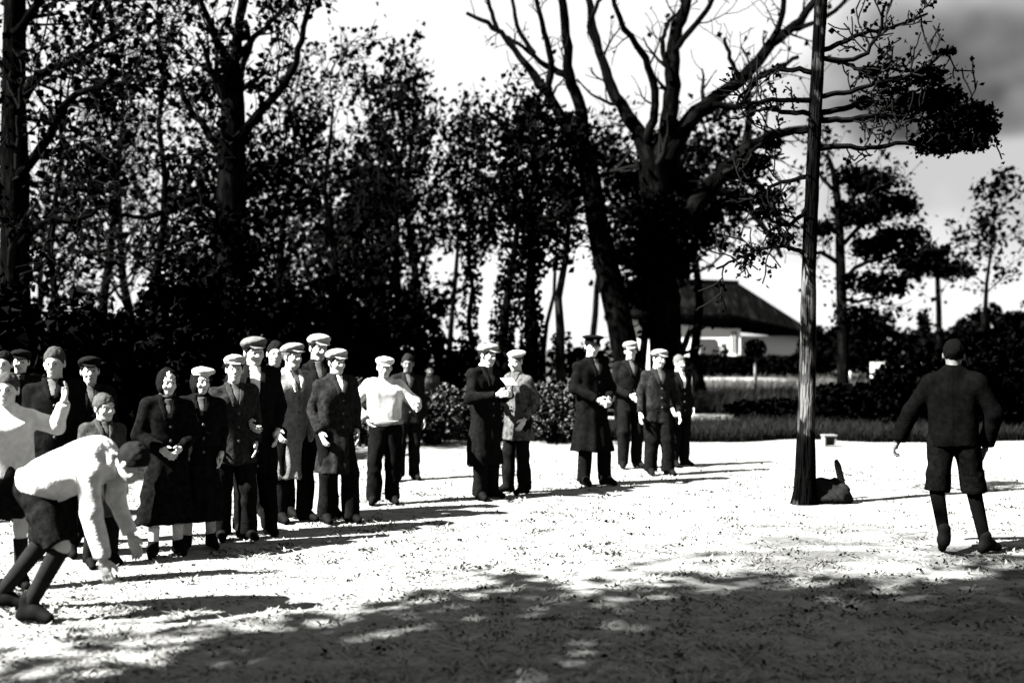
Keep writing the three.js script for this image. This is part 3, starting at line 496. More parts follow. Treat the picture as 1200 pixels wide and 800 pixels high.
shrub(968, 60, 384, 40, Q, 'dark garden bush right of the cottage roof');
shrub(1025, 58, 362, 44, Q, 'tall dark garden bush right of the tall pine');
shrub(1085, 57, 378, 40, Q, 'dark garden bush above the boy in shorts');
shrub(1132, 54, 372, 40, Q, 'dark garden bush under the small flat-topped pine');
shrub(1182, 48, 354, 46, Q, 'largest dark garden bush at the right edge');
shrub(1083, 50, 362, 9, { ...Q, n: 700, depth: 0.4, name: 'clipped_yew' }, 'narrow clipped yew rising among the garden bushes');
shrub(845, 64.5, 398, 12, { ...Q, n: 400, depth: 0.4, size: 0.2 }, 'small dark bush against the cottage wall');

// trees beside and behind the viewer, whose shade falls over the near edge of the field
function shadeTree(x, z, H, W, leaf, label, low = 0.3) {
  const px = 600, rng = rngOf(Math.round(x * 91 + z * 13)), t = thing('shade_tree', label, 'tree', V(x, 0, z), 0, 'trees beside the viewer'), T = new Grow(), G = new Grow(), L = new Grow(), tips = [], pts = [];
  for (let i = 0; i <= 8; i++) { const f = i / 8; pts.push([V((rng() - 0.5) * 0.3 * (i ? 1 : 0), f * H * 0.95 - 0.05 * (1 - f), (rng() - 0.5) * 0.3 * (i ? 1 : 0)), Math.max(0.02, 0.26 * (1 - f) * (i ? 1 : 1.4))]); }
  T.tube(pts, 10, 0.2, x);
  for (let b = 0; b < 22; b++) { const f = low + (0.98 - low) * (b + rng()) / 22, g = Math.min(f * 8, 7.99), a = Math.floor(g), s = pts[a][0].clone().lerp(pts[a + 1][0], g - a), q = b * 2.4 + rng(); grow(G, tips, s, V(Math.cos(q), 0.35, Math.sin(q)).normalize(), W * (0.6 + rng() * 0.5) * Math.sqrt(1.15 - Math.abs(f - 0.5)), 0.06, 0, { max: 2, kids: [5, 3], leafLvl: 1 }, rng); }
  leafOn(L, tips, leaf, 0.19, 0.3, rng); finishTree(t, T, G, L);
}
shadeTree(-5.5, -2.1, 9, 2.2, 5.5, 'leafy tree left of the viewer, nearest the field, outside the picture', 0.45);
shadeTree(-3.2, -1.8, 9.5, 2.6, 14, 'leafy tree close beside the viewer on the left, outside the picture', 0.45);
shadeTree(-7.7, -1.4, 8, 1.8, 6.5, 'leafy tree farthest left of the viewer, outside the picture', 0.45);
shadeTree(-0.6, 1.2, 10, 2.8, 12, 'leafy tree directly behind the viewer, outside the picture', 0.45);
shadeTree(-5.2, 1.6, 12, 3, 11, 'tallest leafy tree behind the viewer, outside the picture', 0.4);
shadeTree(4.4, -2.0, 10, 3.2, 13, 'leafy tree right of the viewer, outside the picture', 0.45);
shadeTree(2.6, 2.2, 11, 3.2, 13, 'leafy tree behind the viewer on the right, outside the picture', 0.4);

// ---------------------------------------------------------------- people
const skinTone = 0.21;
function headGeometry() {
  const m = (f) => (x, y, z) => f(Math.abs(x), y, z);
  const base = blend([ellipsoid([0, 0.03, -0.014], [0.077, 0.095, 0.097]), ellipsoid([0, -0.038, 0.02], [0.059, 0.076, 0.069]), ellipsoid([0, -0.092, 0.052], [0.026, 0.022, 0.026]), bone(V(0, -0.08, -0.022), V(0, -0.17, -0.03), 0.052, 0.058)], 0.03);
  const detail = [m(ellipsoid([0.037, -0.03, 0.058], [0.026, 0.026, 0.024])), bone(V(0, 0.012, 0.082), V(0, -0.026, 0.103), 0.008, 0.012), m(ellipsoid([0.012, -0.03, 0.09], [0.009, 0.008, 0.01])), m(bone(V(0.012, 0.024, 0.083), V(0.048, 0.024, 0.066), 0.009, 0.008)), m(ellipsoid([0.078, -0.006, -0.008], [0.011, 0.031, 0.019]))];
  const socket = m(ellipsoid([0.031, 0.004, 0.094], [0.02, 0.012, 0.018])), ball = m(ellipsoid([0.031, 0.003, 0.073], [0.013, 0.012, 0.013])), lipU = bone(V(-0.019, -0.059, 0.08), V(0.019, -0.059, 0.08), 0.007, 0.007), lipL = bone(V(-0.016, -0.069, 0.079), V(0.016, -0.069, 0.079), 0.007, 0.007);
  const f = (x, y, z) => { let d = base(x, y, z); for (const q of detail) d = smin(d, q(x, y, z), 0.012); d = -smin(-d, socket(x, y, z), 0.01); d = Math.min(d, ball(x, y, z)); d = smin(d, lipU(x, y, z), 0.006); return smin(d, lipL(x, y, z), 0.006); };
  const g = netMesh(f, [-0.11, -0.19, -0.13], [0.11, 0.14, 0.13], 0.0058), p = g.attributes.position, c = [];
  for (let i = 0; i < p.count; i++) {
    const x = Math.abs(p.getX(i)), y = p.getY(i), z = p.getZ(i); let v = 1 + 0.12 * (noise3(x * 40, y * 40, z * 40) - 0.5);
    if (z > 0.04) { if (Math.abs(y - 0.03) < 0.007 && x > 0.012 && x < 0.05) v = 0.42; if (Math.hypot((x - 0.031) / 0.009, (y - 0.003) / 0.007) < 1) v = 0.22; if (Math.abs(y + 0.064) < 0.01 && x < 0.022) v = 0.72; }
    c.push(v, v, v);
  }
  g.setAttribute('color', new THREE.Float32BufferAttribute(c, 3)); return g;
}
function handGeometry(curl) {                                  // a left hand hanging from the wrist: fingers down, palm towards -x, thumb forward (+z)
  const list = [ellipsoid([0, -0.05, 0], [0.017, 0.052, 0.042]), bone(V(0, 0.015, 0), V(0, -0.02, 0), 0.025, 0.026)], fingers = [[0.03, 0.072], [0.011, 0.082], [-0.01, 0.076], [-0.03, 0.06]];
  for (const [z, len] of fingers) { let p = V(0, -0.09, z * 0.95), a = -curl * 0.5; for (let s = 0; s < 3; s++) { const l = len * [0.46, 0.3, 0.24][s], q = V(p.x + Math.sin(a) * l, p.y - Math.cos(a) * l, p.z + z * 0.06); list.push(bone(p, q, 0.0098 - s * 0.0012, 0.0088 - s * 0.0012)); p = q; a -= curl * 0.62; } }
  const th = [V(-0.004, -0.025, 0.03), V(-0.014, -0.055, 0.057), V(-0.02, -0.085, 0.062)]; list.push(bone(th[0], th[1], 0.014, 0.0115), bone(th[1], th[2], 0.0112, 0.0088));
  return netMesh(blend(list, 0.007), [-0.1, -0.2, -0.06], [0.06, 0.05, 0.09], 0.0056);
}
const HEAD = headGeometry(), HANDS = { relaxed: handGeometry(0.45), grip: handGeometry(1.15) };
function plainColour(g) { const n = g.attributes.position.count; if (!g.attributes.color) g.setAttribute('color', new THREE.Float32BufferAttribute(new Float32Array(n * 3).fill(1), 3)); for (const k of Object.keys(g.attributes)) if (!['position', 'normal', 'color'].includes(k)) g.deleteAttribute(k); return g; }
const headWear = {
  hair: () => netMesh((x, y, z) => Math.max(ellipsoid([0, 0.034, -0.018], [0.084, 0.103, 0.102])(x, y, z) + 0.012 * (noise3(x * 50, y * 30, z * 50) - 0.5), (0.058 - (0.085 - z) * 0.88) - y), [-0.11, -0.12, -0.14], [0.11, 0.16, 0.12], 0.008),
  bob: () => netMesh((x, y, z) => { const d = Math.max(ellipsoid([0, 0.0, -0.025], [0.098, 0.14, 0.108])(x, y, z) + 0.014 * (noise3(x * 60, y * 20, z * 60) - 0.5), -0.105 - y); return Math.max(d, -ellipsoid([0, -0.05, 0.1], [0.064, 0.125, 0.1])(x, y, z)); }, [-0.13, -0.14, -0.16], [0.13, 0.17, 0.12], 0.008),
  cap: () => netMesh((x, y, z) => { const crown = Math.max(ellipsoid([0, 0.083, 0.0], [0.108, 0.05, 0.135])(x, y - 0.12 * z, z) + 0.008 * (noise3(x * 30, y * 30, z * 30) - 0.5), 0.048 - y + 0.05 * z), band = Math.max(ellipsoid([0, 0.05, -0.014], [0.09, 0.09, 0.108])(x, y, z), 0.045 - y - 0.12 * (0.1 - z) * -0.6, y - 0.09), peak = ellipsoid([0, 0.055, 0.098], [0.07, 0.009, 0.06])(x, y + 0.3 * (z - 0.098), z); return smin(smin(crown, band, 0.02), peak, 0.012); }, [-0.13, 0.01, -0.16], [0.13, 0.16, 0.19], 0.008),
  beret: () => netMesh((x, y, z) => smin(ellipsoid([0.02, 0.098, -0.01], [0.115, 0.038, 0.12])(x, y, z) + 0.006 * (noise3(x * 30, y * 30, z * 30) - 0.5), Math.max(ellipsoid([0, 0.04, -0.014], [0.086, 0.1, 0.104])(x, y, z), 0.06 - y), 0.02), [-0.13, 0.03, -0.16], [0.16, 0.16, 0.14], 0.008),
  brim: () => netMesh((x, y, z) => smin(Math.max(ellipsoid([0, 0.06, -0.012], [0.092, 0.115, 0.11])(x, y, z), 0.045 - y), ellipsoid([0, 0.058, 0], [0.135, 0.011, 0.155])(x, y + 0.5 * (x * x) * 6, z), 0.014), [-0.16, 0.0, -0.18], [0.16, 0.19, 0.18], 0.009),
  peaked: () => netMesh((x, y, z) => { const top = ellipsoid([0, 0.112, 0.004], [0.124, 0.028, 0.138])(x, y - 0.14 * z, z), band = Math.max(Math.hypot(x / 0.084, (z + 0.012) / 0.102) * 0.09 - 0.09, Math.abs(y - 0.075) - 0.035), peak = ellipsoid([0, 0.05, 0.1], [0.072, 0.008, 0.052])(x, y + 0.45 * (z - 0.09), z); return smin(smin(top, band, 0.018), peak, 0.008); }, [-0.14, 0.0, -0.16], [0.14, 0.18, 0.18], 0.008),
  badge: () => netMesh(ellipsoid([0, 0.08, 0.096], [0.017, 0.02, 0.012]), [-0.03, 0.05, 0.07], [0.03, 0.11, 0.12], 0.004),
};
const wearCache = {};
function skinMesh(g) { return g; }
const ARMS = { // elbow and wrist of the left arm (mirrored for the right), for a figure 1.72 m tall
  down: [[0.215, 1.11, -0.03], [0.225, 0.86, 0.05]], ajar: [[0.25, 1.12, -0.02], [0.28, 0.87, 0.06]], pocket: [[0.228, 1.12, -0.07], [0.195, 0.92, 0.06]], clasp: [[0.25, 1.12, 0.02], [0.085, 1.0, 0.225]],
  hold: [[0.25, 1.13, 0.06], [0.1, 1.17, 0.3]], hips: [[0.37, 1.17, -0.05], [0.225, 1.0, 0.03]], chest: [[0.26, 1.14, 0.1], [0.05, 1.24, 0.22]], behind: [[0.25, 1.13, -0.1], [0.12, 0.98, -0.19]],
};
let personSeed = 0;
function person(label, px, footRow, turn, o) {
  const seed = ++personSeed * 7.3, d = FOC * EYE / (footRow - HOR), pos = V((px - 600) / FOC * d, 0, -d), s = (o.h ?? 1.72) / 1.72, slim = o.slim ?? 0.9;
  const t = thing('person', label, 'person', pos, turn, o.group ?? 'people on the field');
  const J = {}, put = (k, a) => { J[k] = V(a[0] * s, a[1] * s, a[2] * s); };
  const D = { pelvis: [0, 0.93, 0], chest: [0, 1.29, 0.005], neck: [0, 1.455, -0.005], head: [0, 1.6, 0.02], hipL: [0.085, 0.9, 0], kneeL: [0.1, 0.49, 0.02], ankleL: [0.105, 0.085, -0.015], toeL: [0.135, 0.035, 0.15], hipR: [-0.085, 0.9, 0], kneeR: [-0.1, 0.49, 0.02], ankleR: [-0.105, 0.085, -0.015], toeR: [-0.135, 0.035, 0.15], shoulderL: [0.168, 1.378, -0.01], shoulderR: [-0.168, 1.378, -0.01] };
  const rp = rngOf(Math.round(px * 13 + footRow)), sway = (rp() - 0.5) * 0.05, rest = rp() < 0.5 ? 'L' : 'R', sgn = rest === 'L' ? 1 : -1, drop = 0.012 + rp() * 0.014;
  if (!o.joints) {                                             // weight on one leg: hips over it, the other knee eased, shoulders countering
    for (const k of ['pelvis', 'hipL', 'hipR']) D[k][0] -= sgn * 0.02; D['hip' + rest][1] -= drop; D['knee' + rest][2] += 0.035 + rp() * 0.03; D['knee' + rest][0] += sgn * 0.015; D['ankle' + rest][2] += 0.04 + rp() * 0.05; D['toe' + rest][2] += 0.03 + rp() * 0.04; D['toe' + rest][0] += sgn * 0.03; D['ankle' + rest][0] += sgn * 0.02;
    D.chest[0] += sway * 0.5; D.chest[2] += (rp() - 0.4) * 0.03; for (const k of ['neck', 'head', 'shoulderL', 'shoulderR']) { D[k][0] += sway * 0.6; D[k][2] += (rp() - 0.4) * 0.02; } D['shoulder' + rest][1] += drop * 0.6; D['shoulder' + (rest === 'L' ? 'R' : 'L')][1] -= drop * 0.6; D.head[2] += 0.012;
  }
  for (const k in D) put(k, o.joints?.[k] ?? D[k]);
  for (const S of ['L', 'R']) { const a = o['arm' + S] ?? o.arms ?? 'down', sg = S === 'L' ? 1 : -1, q = typeof a === 'string' ? ARMS[a].map(([x, y, z]) => [x * sg, y, z]) : a; put('elbow' + S, q[0]); put('wrist' + S, q[1]); }
  const across = J.shoulderL.clone().sub(J.shoulderR).normalize(), hipAcross = J.hipL.clone().sub(J.hipR).normalize(), spine = J.chest.clone().sub(J.pelvis).normalize(), fwd = hipAcross.clone().cross(spine).normalize();
  const off = (p, v, k) => p.clone().addScaledVector(v, k * s);
  const torso = (e, w = 1) => [bone(off(J.pelvis, hipAcross, 0.07 * w), off(J.chest, across, 0.078 * w), (0.1 * slim + e) * s, (0.108 * slim + e) * s), bone(off(J.pelvis, hipAcross, -0.07 * w), off(J.chest, across, -0.078 * w), (0.1 * slim + e) * s, (0.108 * slim + e) * s), bone(J.pelvis, J.chest, (0.105 * slim + e) * s, (0.115 * slim + e) * s), bone(off(J.neck, spine, -0.015), J.shoulderL, (0.036 + e) * s, (0.044 + e) * s), bone(off(J.neck, spine, -0.015), J.shoulderR, (0.036 + e) * s, (0.044 + e) * s), bone(off(J.chest, across, 0.05), J.shoulderL, (0.085 + e) * s, (0.046 + e) * s), bone(off(J.chest, across, -0.05), J.shoulderR, (0.085 + e) * s, (0.046 + e) * s), bone(J.chest, J.neck, (0.085 + e) * s, (0.055 + e) * s)];
  const arm = (S, e) => [bone(J['shoulder' + S], J['elbow' + S], (0.05 + e) * s, (0.04 + e) * s), bone(J['elbow' + S], J['wrist' + S], (0.04 + e) * s, (0.027 + e * 1.15) * s)];
  const leg = (S, a, b, c) => [bone(J['hip' + S], J['knee' + S], a * s, b * s), bone(J['knee' + S], J['ankle' + S], (b * 0.98) * s, c * s)];
  const all = Object.values(J), lo = [0, 1, 2].map((i) => Math.min(...all.map((v) => v.getComponent(i))) - 0.3 * s), hi = [0, 1, 2].map((i) => Math.max(...all.map((v) => v.getComponent(i))) + 0.3 * s);
  // body: one continuous surface of trunk, limbs and feet, with the head and the hands on their own finer grids
  const bodyF = blend([...torso(-0.022), ...arm('L', -0.004), ...arm('R', -0.004), ...leg('L', 0.078, 0.052, 0.036), ...leg('R', 0.078, 0.052, 0.036), bone(J.ankleL, J.toeL, 0.036 * s, 0.024 * s), bone(J.ankleR, J.toeR, 0.036 * s, 0.024 * s), bone(off(J.neck, spine, -0.05), J.neck.clone().lerp(J.head, 0.55), 0.056 * s, 0.05 * s)], 0.03 * s);
  const pieces = [plainColour(netMesh(bodyF, lo, hi, 0.017))];
  const hs = s * (o.headScale ?? 1), hm = new THREE.Matrix4().compose(J.head, new THREE.Quaternion().setFromEuler(new THREE.Euler(o.nod ?? 0.04 + (rp() - 0.5) * 0.22, o.look ?? (rp() - 0.5) * 0.7, o.tilt ?? (rp() - 0.5) * 0.16, 'YXZ')), V(hs * (0.94 + rp() * 0.1), hs * (0.97 + rp() * 0.08), hs * (0.96 + rp() * 0.07)));
  pieces.push(plainColour(HEAD.clone().applyMatrix4(hm)));
  for (const S of ['L', 'R']) {
    const a = J['wrist' + S].clone().sub(J['elbow' + S]).normalize(), y = a.clone().negate(), inw = across.clone().multiplyScalar(S === 'L' ? 1 : -1); let x = o['palm' + S] ? V(...o['palm' + S]) : inw; x.addScaledVector(y, -x.dot(y)).normalize(); const z = x.clone().cross(y);
    let g = HANDS[(o['hand' + S] ?? 'relaxed')].clone(); if (S === 'R') { g.scale(-1, 1, 1); const ix = g.index.array; for (let i = 0; i < ix.length; i += 3) { const w = ix[i]; ix[i] = ix[i + 1]; ix[i + 1] = w; } x.negate(); g.computeVertexNormals(); }
    const zz = x.clone().cross(y); const M = new THREE.Matrix4().makeBasis(x.clone().multiplyScalar(s), y.clone().multiplyScalar(s), zz.multiplyScalar(s)).setPosition(J['wrist' + S].clone().addScaledVector(a, 0.012 * s)); g.applyMatrix4(M); pieces.push(plainColour(g));
  }
  const body = part('body', mergeGeometries(pieces), grey(o.skin ?? skinTone, { vertexColors: true, roughness: 0.7, specularIntensity: 0.3 }), t);
  const dye = (v) => v < 0.03 ? v * 0.27 : v < 0.25 ? v * 0.36 : v * 0.6;
  const cloth = (name, f, tone, amount = 0.5, cell = 0.0155, label2) => {
    const k = o.fold ?? 1, g = netMesh((x, y, z) => f(x, y, z) + k * (0.03 * (fbm(x * 7 + seed, y * 4.5, z * 7, 2) - 0.5) + 0.0055 * Math.sin(30 * x + 17 * y + 13 * noise3(x * 5 + seed, y * 4, z * 5)) * smooth(0.35, 0.65, noise3(x * 4, y * 4 + seed, z * 4))), lo, hi, cell);
    const m = part(name, mottle(clothUV(g), amount * 1.3, 44, seed), grey(dye(tone), { vertexColors: true, bumpMap: clothBump, bumpScale: 0.006, side: THREE.DoubleSide }), t); if (label2) m.userData.label = label2; return m;
  };
  const cutAt = (f, p, n) => { const c = p.dot(n); return (x, y, z) => Math.max(f(x, y, z), x * n.x + y * n.y + z * n.z - c); };    // keeps the side n points away from
  // shoes
  for (const S of ['L', 'R']) { const an = J['ankle' + S], to = J['toe' + S], dir = to.clone().sub(an).setY(to.y - an.y).normalize(), heel = an.clone().addScaledVector(dir, -0.045 * s); heel.y = an.y - 0.045 * s;
    const f = blend([bone(heel, an.clone().lerp(to, 0.35), 0.04 * s, 0.047 * s), bone(an.clone().lerp(to, 0.35), to, 0.046 * s, 0.034 * s), bone(an.clone(), V(an.x, an.y + (o.boot ?? 0.05) * s, an.z).lerp(J['knee' + S], o.boot ? 0.25 : 0.02), 0.049 * s, 0.05 * s)], 0.03 * s), b = Math.min(an.y - 0.085 * s, to.y - 0.035 * s);
    const flat = (x, y, z) => (Math.abs(b) < 0.02 * s ? Math.max(f(x, y, z), -y - 0.002) : f(x, y, z)); const l2 = [0, 1, 2].map((i) => Math.min(an.getComponent(i), to.getComponent(i)) - 0.16 * s), h2 = [0, 1, 2].map((i) => Math.max(an.getComponent(i), to.getComponent(i)) + 0.16 * s); h2[1] += 0.12 * s;
    part('shoe', netMesh(flat, l2, h2, 0.011), grey(o.shoe ?? 0.0018, { roughness: 0.7, specularIntensity: 0.02 }), t);
    if (o.socks !== undefined) { const kn = J['knee' + S], topP = an.clone().lerp(kn, o.sockTop ?? 0.8), g = cutAt(bone(kn, an, 0.06 * s, 0.045 * s), topP, kn.clone().sub(an).normalize()); part('sock', mottle(netMesh(g, [0, 1, 2].map((i) => Math.min(an.getComponent(i), kn.getComponent(i)) - 0.1), [0, 1, 2].map((i) => Math.max(an.getComponent(i), kn.getComponent(i)) + 0.1), 0.011), 0.3, 40, seed), grey(dye(o.socks), { vertexColors: true }), t); }
  }
  // legwear
  const hipsBlob = bone(off(J.hipL, spine, 0.03), off(J.hipR, spine, 0.03), 0.1 * s, 0.1 * s);
  if (o.trousers !== undefined) { const w = o.wide ?? 1; let f = blend([hipsBlob, bone(J.pelvis, off(J.pelvis, spine, 0.1), 0.125 * s, 0.115 * s), ...leg('L', 0.1 * w, 0.082 * w, 0.077 * w), ...leg('R', 0.1 * w, 0.082 * w, 0.077 * w)], 0.025 * s); f = cutAt(f, V(0, (o.cuff ?? 0.055) * s, 0), V(0, -1, 0)); cloth('trousers', cutAt(f, off(J.pelvis, spine, 0.13), spine), o.trousers, 0.6, 0.0145); }
  if (o.shorts !== undefined) { const half = (S) => { const k = J['knee' + S], h = J['hip' + S], dir = k.clone().sub(h).normalize(), e = h.clone().lerp(k, o.shortLen ?? 0.78); return cutAt(bone(h, k, 0.108 * s, 0.1 * s), e, dir); }; const f = blend([hipsBlob, bone(J.pelvis, off(J.pelvis, spine, 0.1), 0.125 * s, 0.115 * s), half('L'), half('R')], 0.012 * s); cloth('shorts', cutAt(f, off(J.pelvis, spine, 0.13), spine), o.shorts, 0.8, 0.0145); }
  const cone = (y0, y1, a0, a1, dep) => (x, y, z) => { const f = Math.min(1, Math.max(0, (y1 - y) / (y1 - y0))), a = mix(a0, a1, f), ang = Math.atan2(z, x), fold = 1 + 0.05 * f * Math.sin(ang * 9 + seed) + 0.03 * f * Math.sin(ang * 5 - seed), q = Math.hypot(x / a, z / (a * dep)) / fold; return Math.max((q - 1) * a * dep, y0 - y, y - y1) * 0.9; };
  if (o.skirt !== undefined) cloth('skirt', cone((o.skirtHem ?? 0.4) * s, 1.02 * s, 0.155 * s, (o.flare ?? 0.235) * s, 0.72), o.skirt, 0.5);
  // upper garments
  const e = o.thick ?? 0.02, sl = (S) => { const W = J['wrist' + S], a = W.clone().sub(J['elbow' + S]).normalize(), list = arm(S, e), end = o.sleeve === 'rolled' ? J['elbow' + S].clone().addScaledVector(a, 0.05 * s) : W; return [list[0], cutAt(list[1], end, a)]; };
  const up = blend([...torso(e), ...sl('L'), ...sl('R')], 0.03 * s), neckCut = (f) => cutAt(f, off(J.neck, spine, o.neckUp ?? 0.035), spine);
  const name = o.top ?? 'jacket', hem = o.hem ?? 0.2;
  let shell;
  if (name === 'jacket') shell = cutAt(blend([up, bone(off(J.pelvis, hipAcross, 0.06), off(off(J.pelvis, spine, -0.2), hipAcross, 0.075), 0.125 * s, 0.135 * s), bone(off(J.pelvis, hipAcross, -0.06), off(off(J.pelvis, spine, -0.2), hipAcross, -0.075), 0.125 * s, 0.135 * s)], 0.03 * s), off(J.pelvis, spine, -hem * 0.75), spine.clone().negate());
  else if (name === 'coat') { const c = cone((o.hemY ?? 0.42) * s, 1.08 * s, 0.17 * s * slim, (o.flare ?? 0.235) * s, 0.74); shell = (x, y, z) => { const a = up(x, y, z), b = c(x, y, z); return y < 0.9 * s ? smin(b, Math.max(a, 0.85 * s - y), 0.02) : smin(a, b, 0.03); }; }
  else shell = cutAt(up, off(J.pelvis, spine, -(o.hem ?? 0.03)), spine.clone().negate());
  const topF = neckCut(shell);
  const garment = cloth(name, topF, o.tone ?? 0.008, o.mottle ?? 0.6, 0.0145);
  if ((name === 'jacket' || name === 'coat') && !o.joints) {   // lapels over a shirt front, and buttons down the closing
    o.front ??= [0.042, 0.2, 0.03]; const [w, y0] = o.front, l3 = [-0.2 * s, J.neck.y - (y0 + 0.1) * s, 0], h3 = [0.2 * s, J.neck.y + 0.06 * s, 0.3 * s];
    part('lapels', mottle(netMesh((x, y, z) => { const f = (J.neck.y + 0.03 * s - y) / ((y0 + 0.03) * s), q = Math.min(1, Math.max(0, f)), half = mix(w + 0.004, 0.008, q) * s, far = half + mix(0.05, 0.03, Math.abs(q - 0.35) * 1.4) * s, tf = topF(x, y, z); return Math.max(tf - 0.02, -(tf + 0.004), Math.abs(x) - far, half - Math.abs(x), -z, f - 1, -f); }, l3, h3, 0.0085), 0.6, 44, seed + 3), grey(dye((o.tone ?? 0.008) * 1.15), { vertexColors: true }), garment);
    for (let k = 0; k < 3; k++) { const by = J.neck.y - (y0 + 0.06 + k * 0.13) * s; let z = 0.32 * s; while (z > 0 && topF(0.015, by, z) > 0.004) z -= 0.004; part('button', new THREE.SphereGeometry(0.013, 8, 6).scale(1, 1, 0.5).translate(0.015, by, z), grey(0.02, { roughness: 0.4, specularIntensity: 0.4 }), garment); }
  }
  if (o.front) { const [w, y0, tone, nm] = o.front, g = netMesh((x, y, z) => { const f = (J.neck.y + 0.02 * s - y) / (y0 * s), half = mix(w, o.frontEnd ?? w * 0.4, Math.min(1, Math.max(0, f))) * s; return Math.max(topF(x, y, z) - 0.013, -(topF(x, y, z) + 0.012), Math.abs(x) - half, -z, f - 1, -f); }, lo, hi, 0.009); part(nm ?? 'shirt_front', g, grey(tone), garment); }
  if (o.belt !== undefined) { const c = o.belt[1] * s; part('belt', netMesh((x, y, z) => Math.max(topF(x, y, z) - 0.012, -(topF(x, y, z) + 0.01), Math.abs(y - c) - 0.022, Math.abs(x) - 0.23), lo, hi, 0.011), grey(o.belt[0]), garment); }
  if (o.collar !== undefined) part('collar', new THREE.TorusGeometry(0.062 * s, 0.018 * s, 8, 20).rotateX(Math.PI / 2 + 0.25).scale(1, 1, 1).translate(J.neck.x, J.neck.y + 0.03 * s, J.neck.z + 0.008), grey(o.collar), garment);
  for (const [kind, tone] of o.wear ?? [['hair', 0.012]]) { const g = (wearCache[kind] ??= headWear[kind]()).clone().applyMatrix4(hm); part(kind === 'bob' ? 'hair' : kind === 'peaked' || kind === 'cap' || kind === 'beret' ? 'cap' : kind === 'brim' ? 'hat' : kind, mottle(clothUV(g), 0.35, 60, seed), grey(tone < 0.03 ? dye(tone) : tone * 0.6, { vertexColors: true, bumpMap: clothBump, bumpScale: 0.004 }), t); }
  return { t, J, pos };
}
const LINE = 'spectators in the line', HAIR = [['hair', 0.012]];
const paleCap = [['hair', 0.014], ['cap', 0.24]], greyCap = [['hair', 0.014], ['cap', 0.11]], darkCap = [['hair', 0.012], ['cap', 0.012]];
// the bending runner, reaching down to the right
person('bending figure in white top and dark shorts reaching towards the ground', 53, 722, 1.35, { h: 1.66, slim: 1.15, group: 'runners', wear: [['hair', 0.02]], top: 'shirt', tone: 0.45, mottle: 0.25, thick: 0.02, hem: 0.03, shorts: 0.012, shortLen: 0.98, socks: 0.02, sockTop: 1.0, sleeve: 'long', look: 0, nod: 0.75,
  joints: { pelvis: [0, 0.82, -0.02], hipL: [0.09, 0.8, -0.01], hipR: [-0.09, 0.8, -0.03], kneeL: [0.13, 0.45, -0.1], ankleL: [0.13, 0.085, -0.42], toeL: [0.15, 0.035, -0.27], kneeR: [-0.13, 0.46, 0.2], ankleR: [-0.14, 0.085, -0.02], toeR: [-0.16, 0.035, 0.14], chest: [0, 0.96, 0.31], neck: [0, 0.94, 0.47], head: [0, 0.96, 0.6], shoulderL: [0.17, 0.92, 0.4], shoulderR: [-0.17, 0.9, 0.41] },
  armL: [[0.2, 0.72, 0.36], [0.17, 0.5, 0.48]], armR: [[-0.21, 0.69, 0.46], [-0.19, 0.42, 0.52]], palmL: [1, 0, 0], palmR: [-1, 0, 0] });
// white-shirted boy at the left edge with a raised arm
person('boy in a white shirt with one arm raised at the left edge', 8, 690, 0.5, { h: 1.422, headScale: 1.08, group: 'runners', top: 'shirt', tone: 0.5, mottle: 0.2, hem: 0.05, shorts: 0.012, socks: 0.02, armL: [[0.36, 1.3, 0.1], [0.4, 1.5, 0.2]], armR: 'down', wear: [['hair', 0.03]] });
person('dark-coated bareheaded spectator behind the white-shirted boy', 62, 652, 0.35, { h: 1.596, group: LINE, top: 'coat', tone: 0.009, hemY: 0.5, trousers: 0.008, front: [0.045, 0.14, 0.05], wear: [['hair', 0.03]] });
person('spectator in dark clothes and cap behind the child at far left', 104, 636, 0.5, { h: 1.517, group: LINE, tone: 0.011, trousers: 0.008, wear: darkCap });
person('small child in a grey coat behind the bending figure', 119, 662, 0.7, { h: 1.248, headScale: 1.14, group: LINE, top: 'coat', tone: 0.045, hemY: 0.5, flare: 0.22, trousers: 0.012, wear: [['hair', 0.04]] });
person('spectator with a pale face deepest behind the left group, nearest the edge', 3, 610, 0.3, { h: 1.56, group: LINE, tone: 0.009, trousers: 0.008 });
person('spectator with a pale face deepest behind the left group, second from the edge', 24, 606, 0.4, { h: 1.58, group: LINE, tone: 0.012, trousers: 0.008, wear: darkCap });
// the two in long black coats
person('woman in a long black coat with white socks and bare head', 195, 650, 0.45, { h: 1.435, group: LINE, top: 'coat', tone: 0.007, hemY: 0.3, flare: 0.27, mottle: 0.9, socks: 0.4, sockTop: 0.5, arms: 'clasp', wear: [['bob', 0.01]], collar: 0.02 });
person('woman in a long black coat and pale beret', 234, 642, 0.4, { h: 1.432, group: LINE, top: 'coat', tone: 0.008, hemY: 0.27, flare: 0.25, mottle: 0.9, socks: 0.3, arms: 'pocket', wear: [['bob', 0.012], ['beret', 0.4]] });
person('spectator in a dark grey tweed jacket and pale cap left of the tall man', 273, 632, 0.5, { h: 1.528, group: LINE, top: 'coat', tone: 0.027, hemY: 0.72, mottle: 0.9, trousers: 0.009, arms: 'pocket', wear: paleCap, wide: 1.1 });
person('tall man in an open dark suit with a long white scarf and grey cap', 298, 626, 0.3, { h: 1.684, group: LINE, top: 'coat', tone: 0.009, hemY: 0.55, flare: 0.21, trousers: 0.007, front: [0.05, 0.52, 0.42, 'scarf'], frontEnd: 0.035, wear: [['hair', 0.012], ['cap', 0.07]], armR: 'clasp', armL: 'pocket' });
person('half-hidden spectator between the tall man and the pale long coat', 320, 606, 0.5, { h: 1.66, group: LINE, tone: 0.009, trousers: 0.008, wear: HAIR });
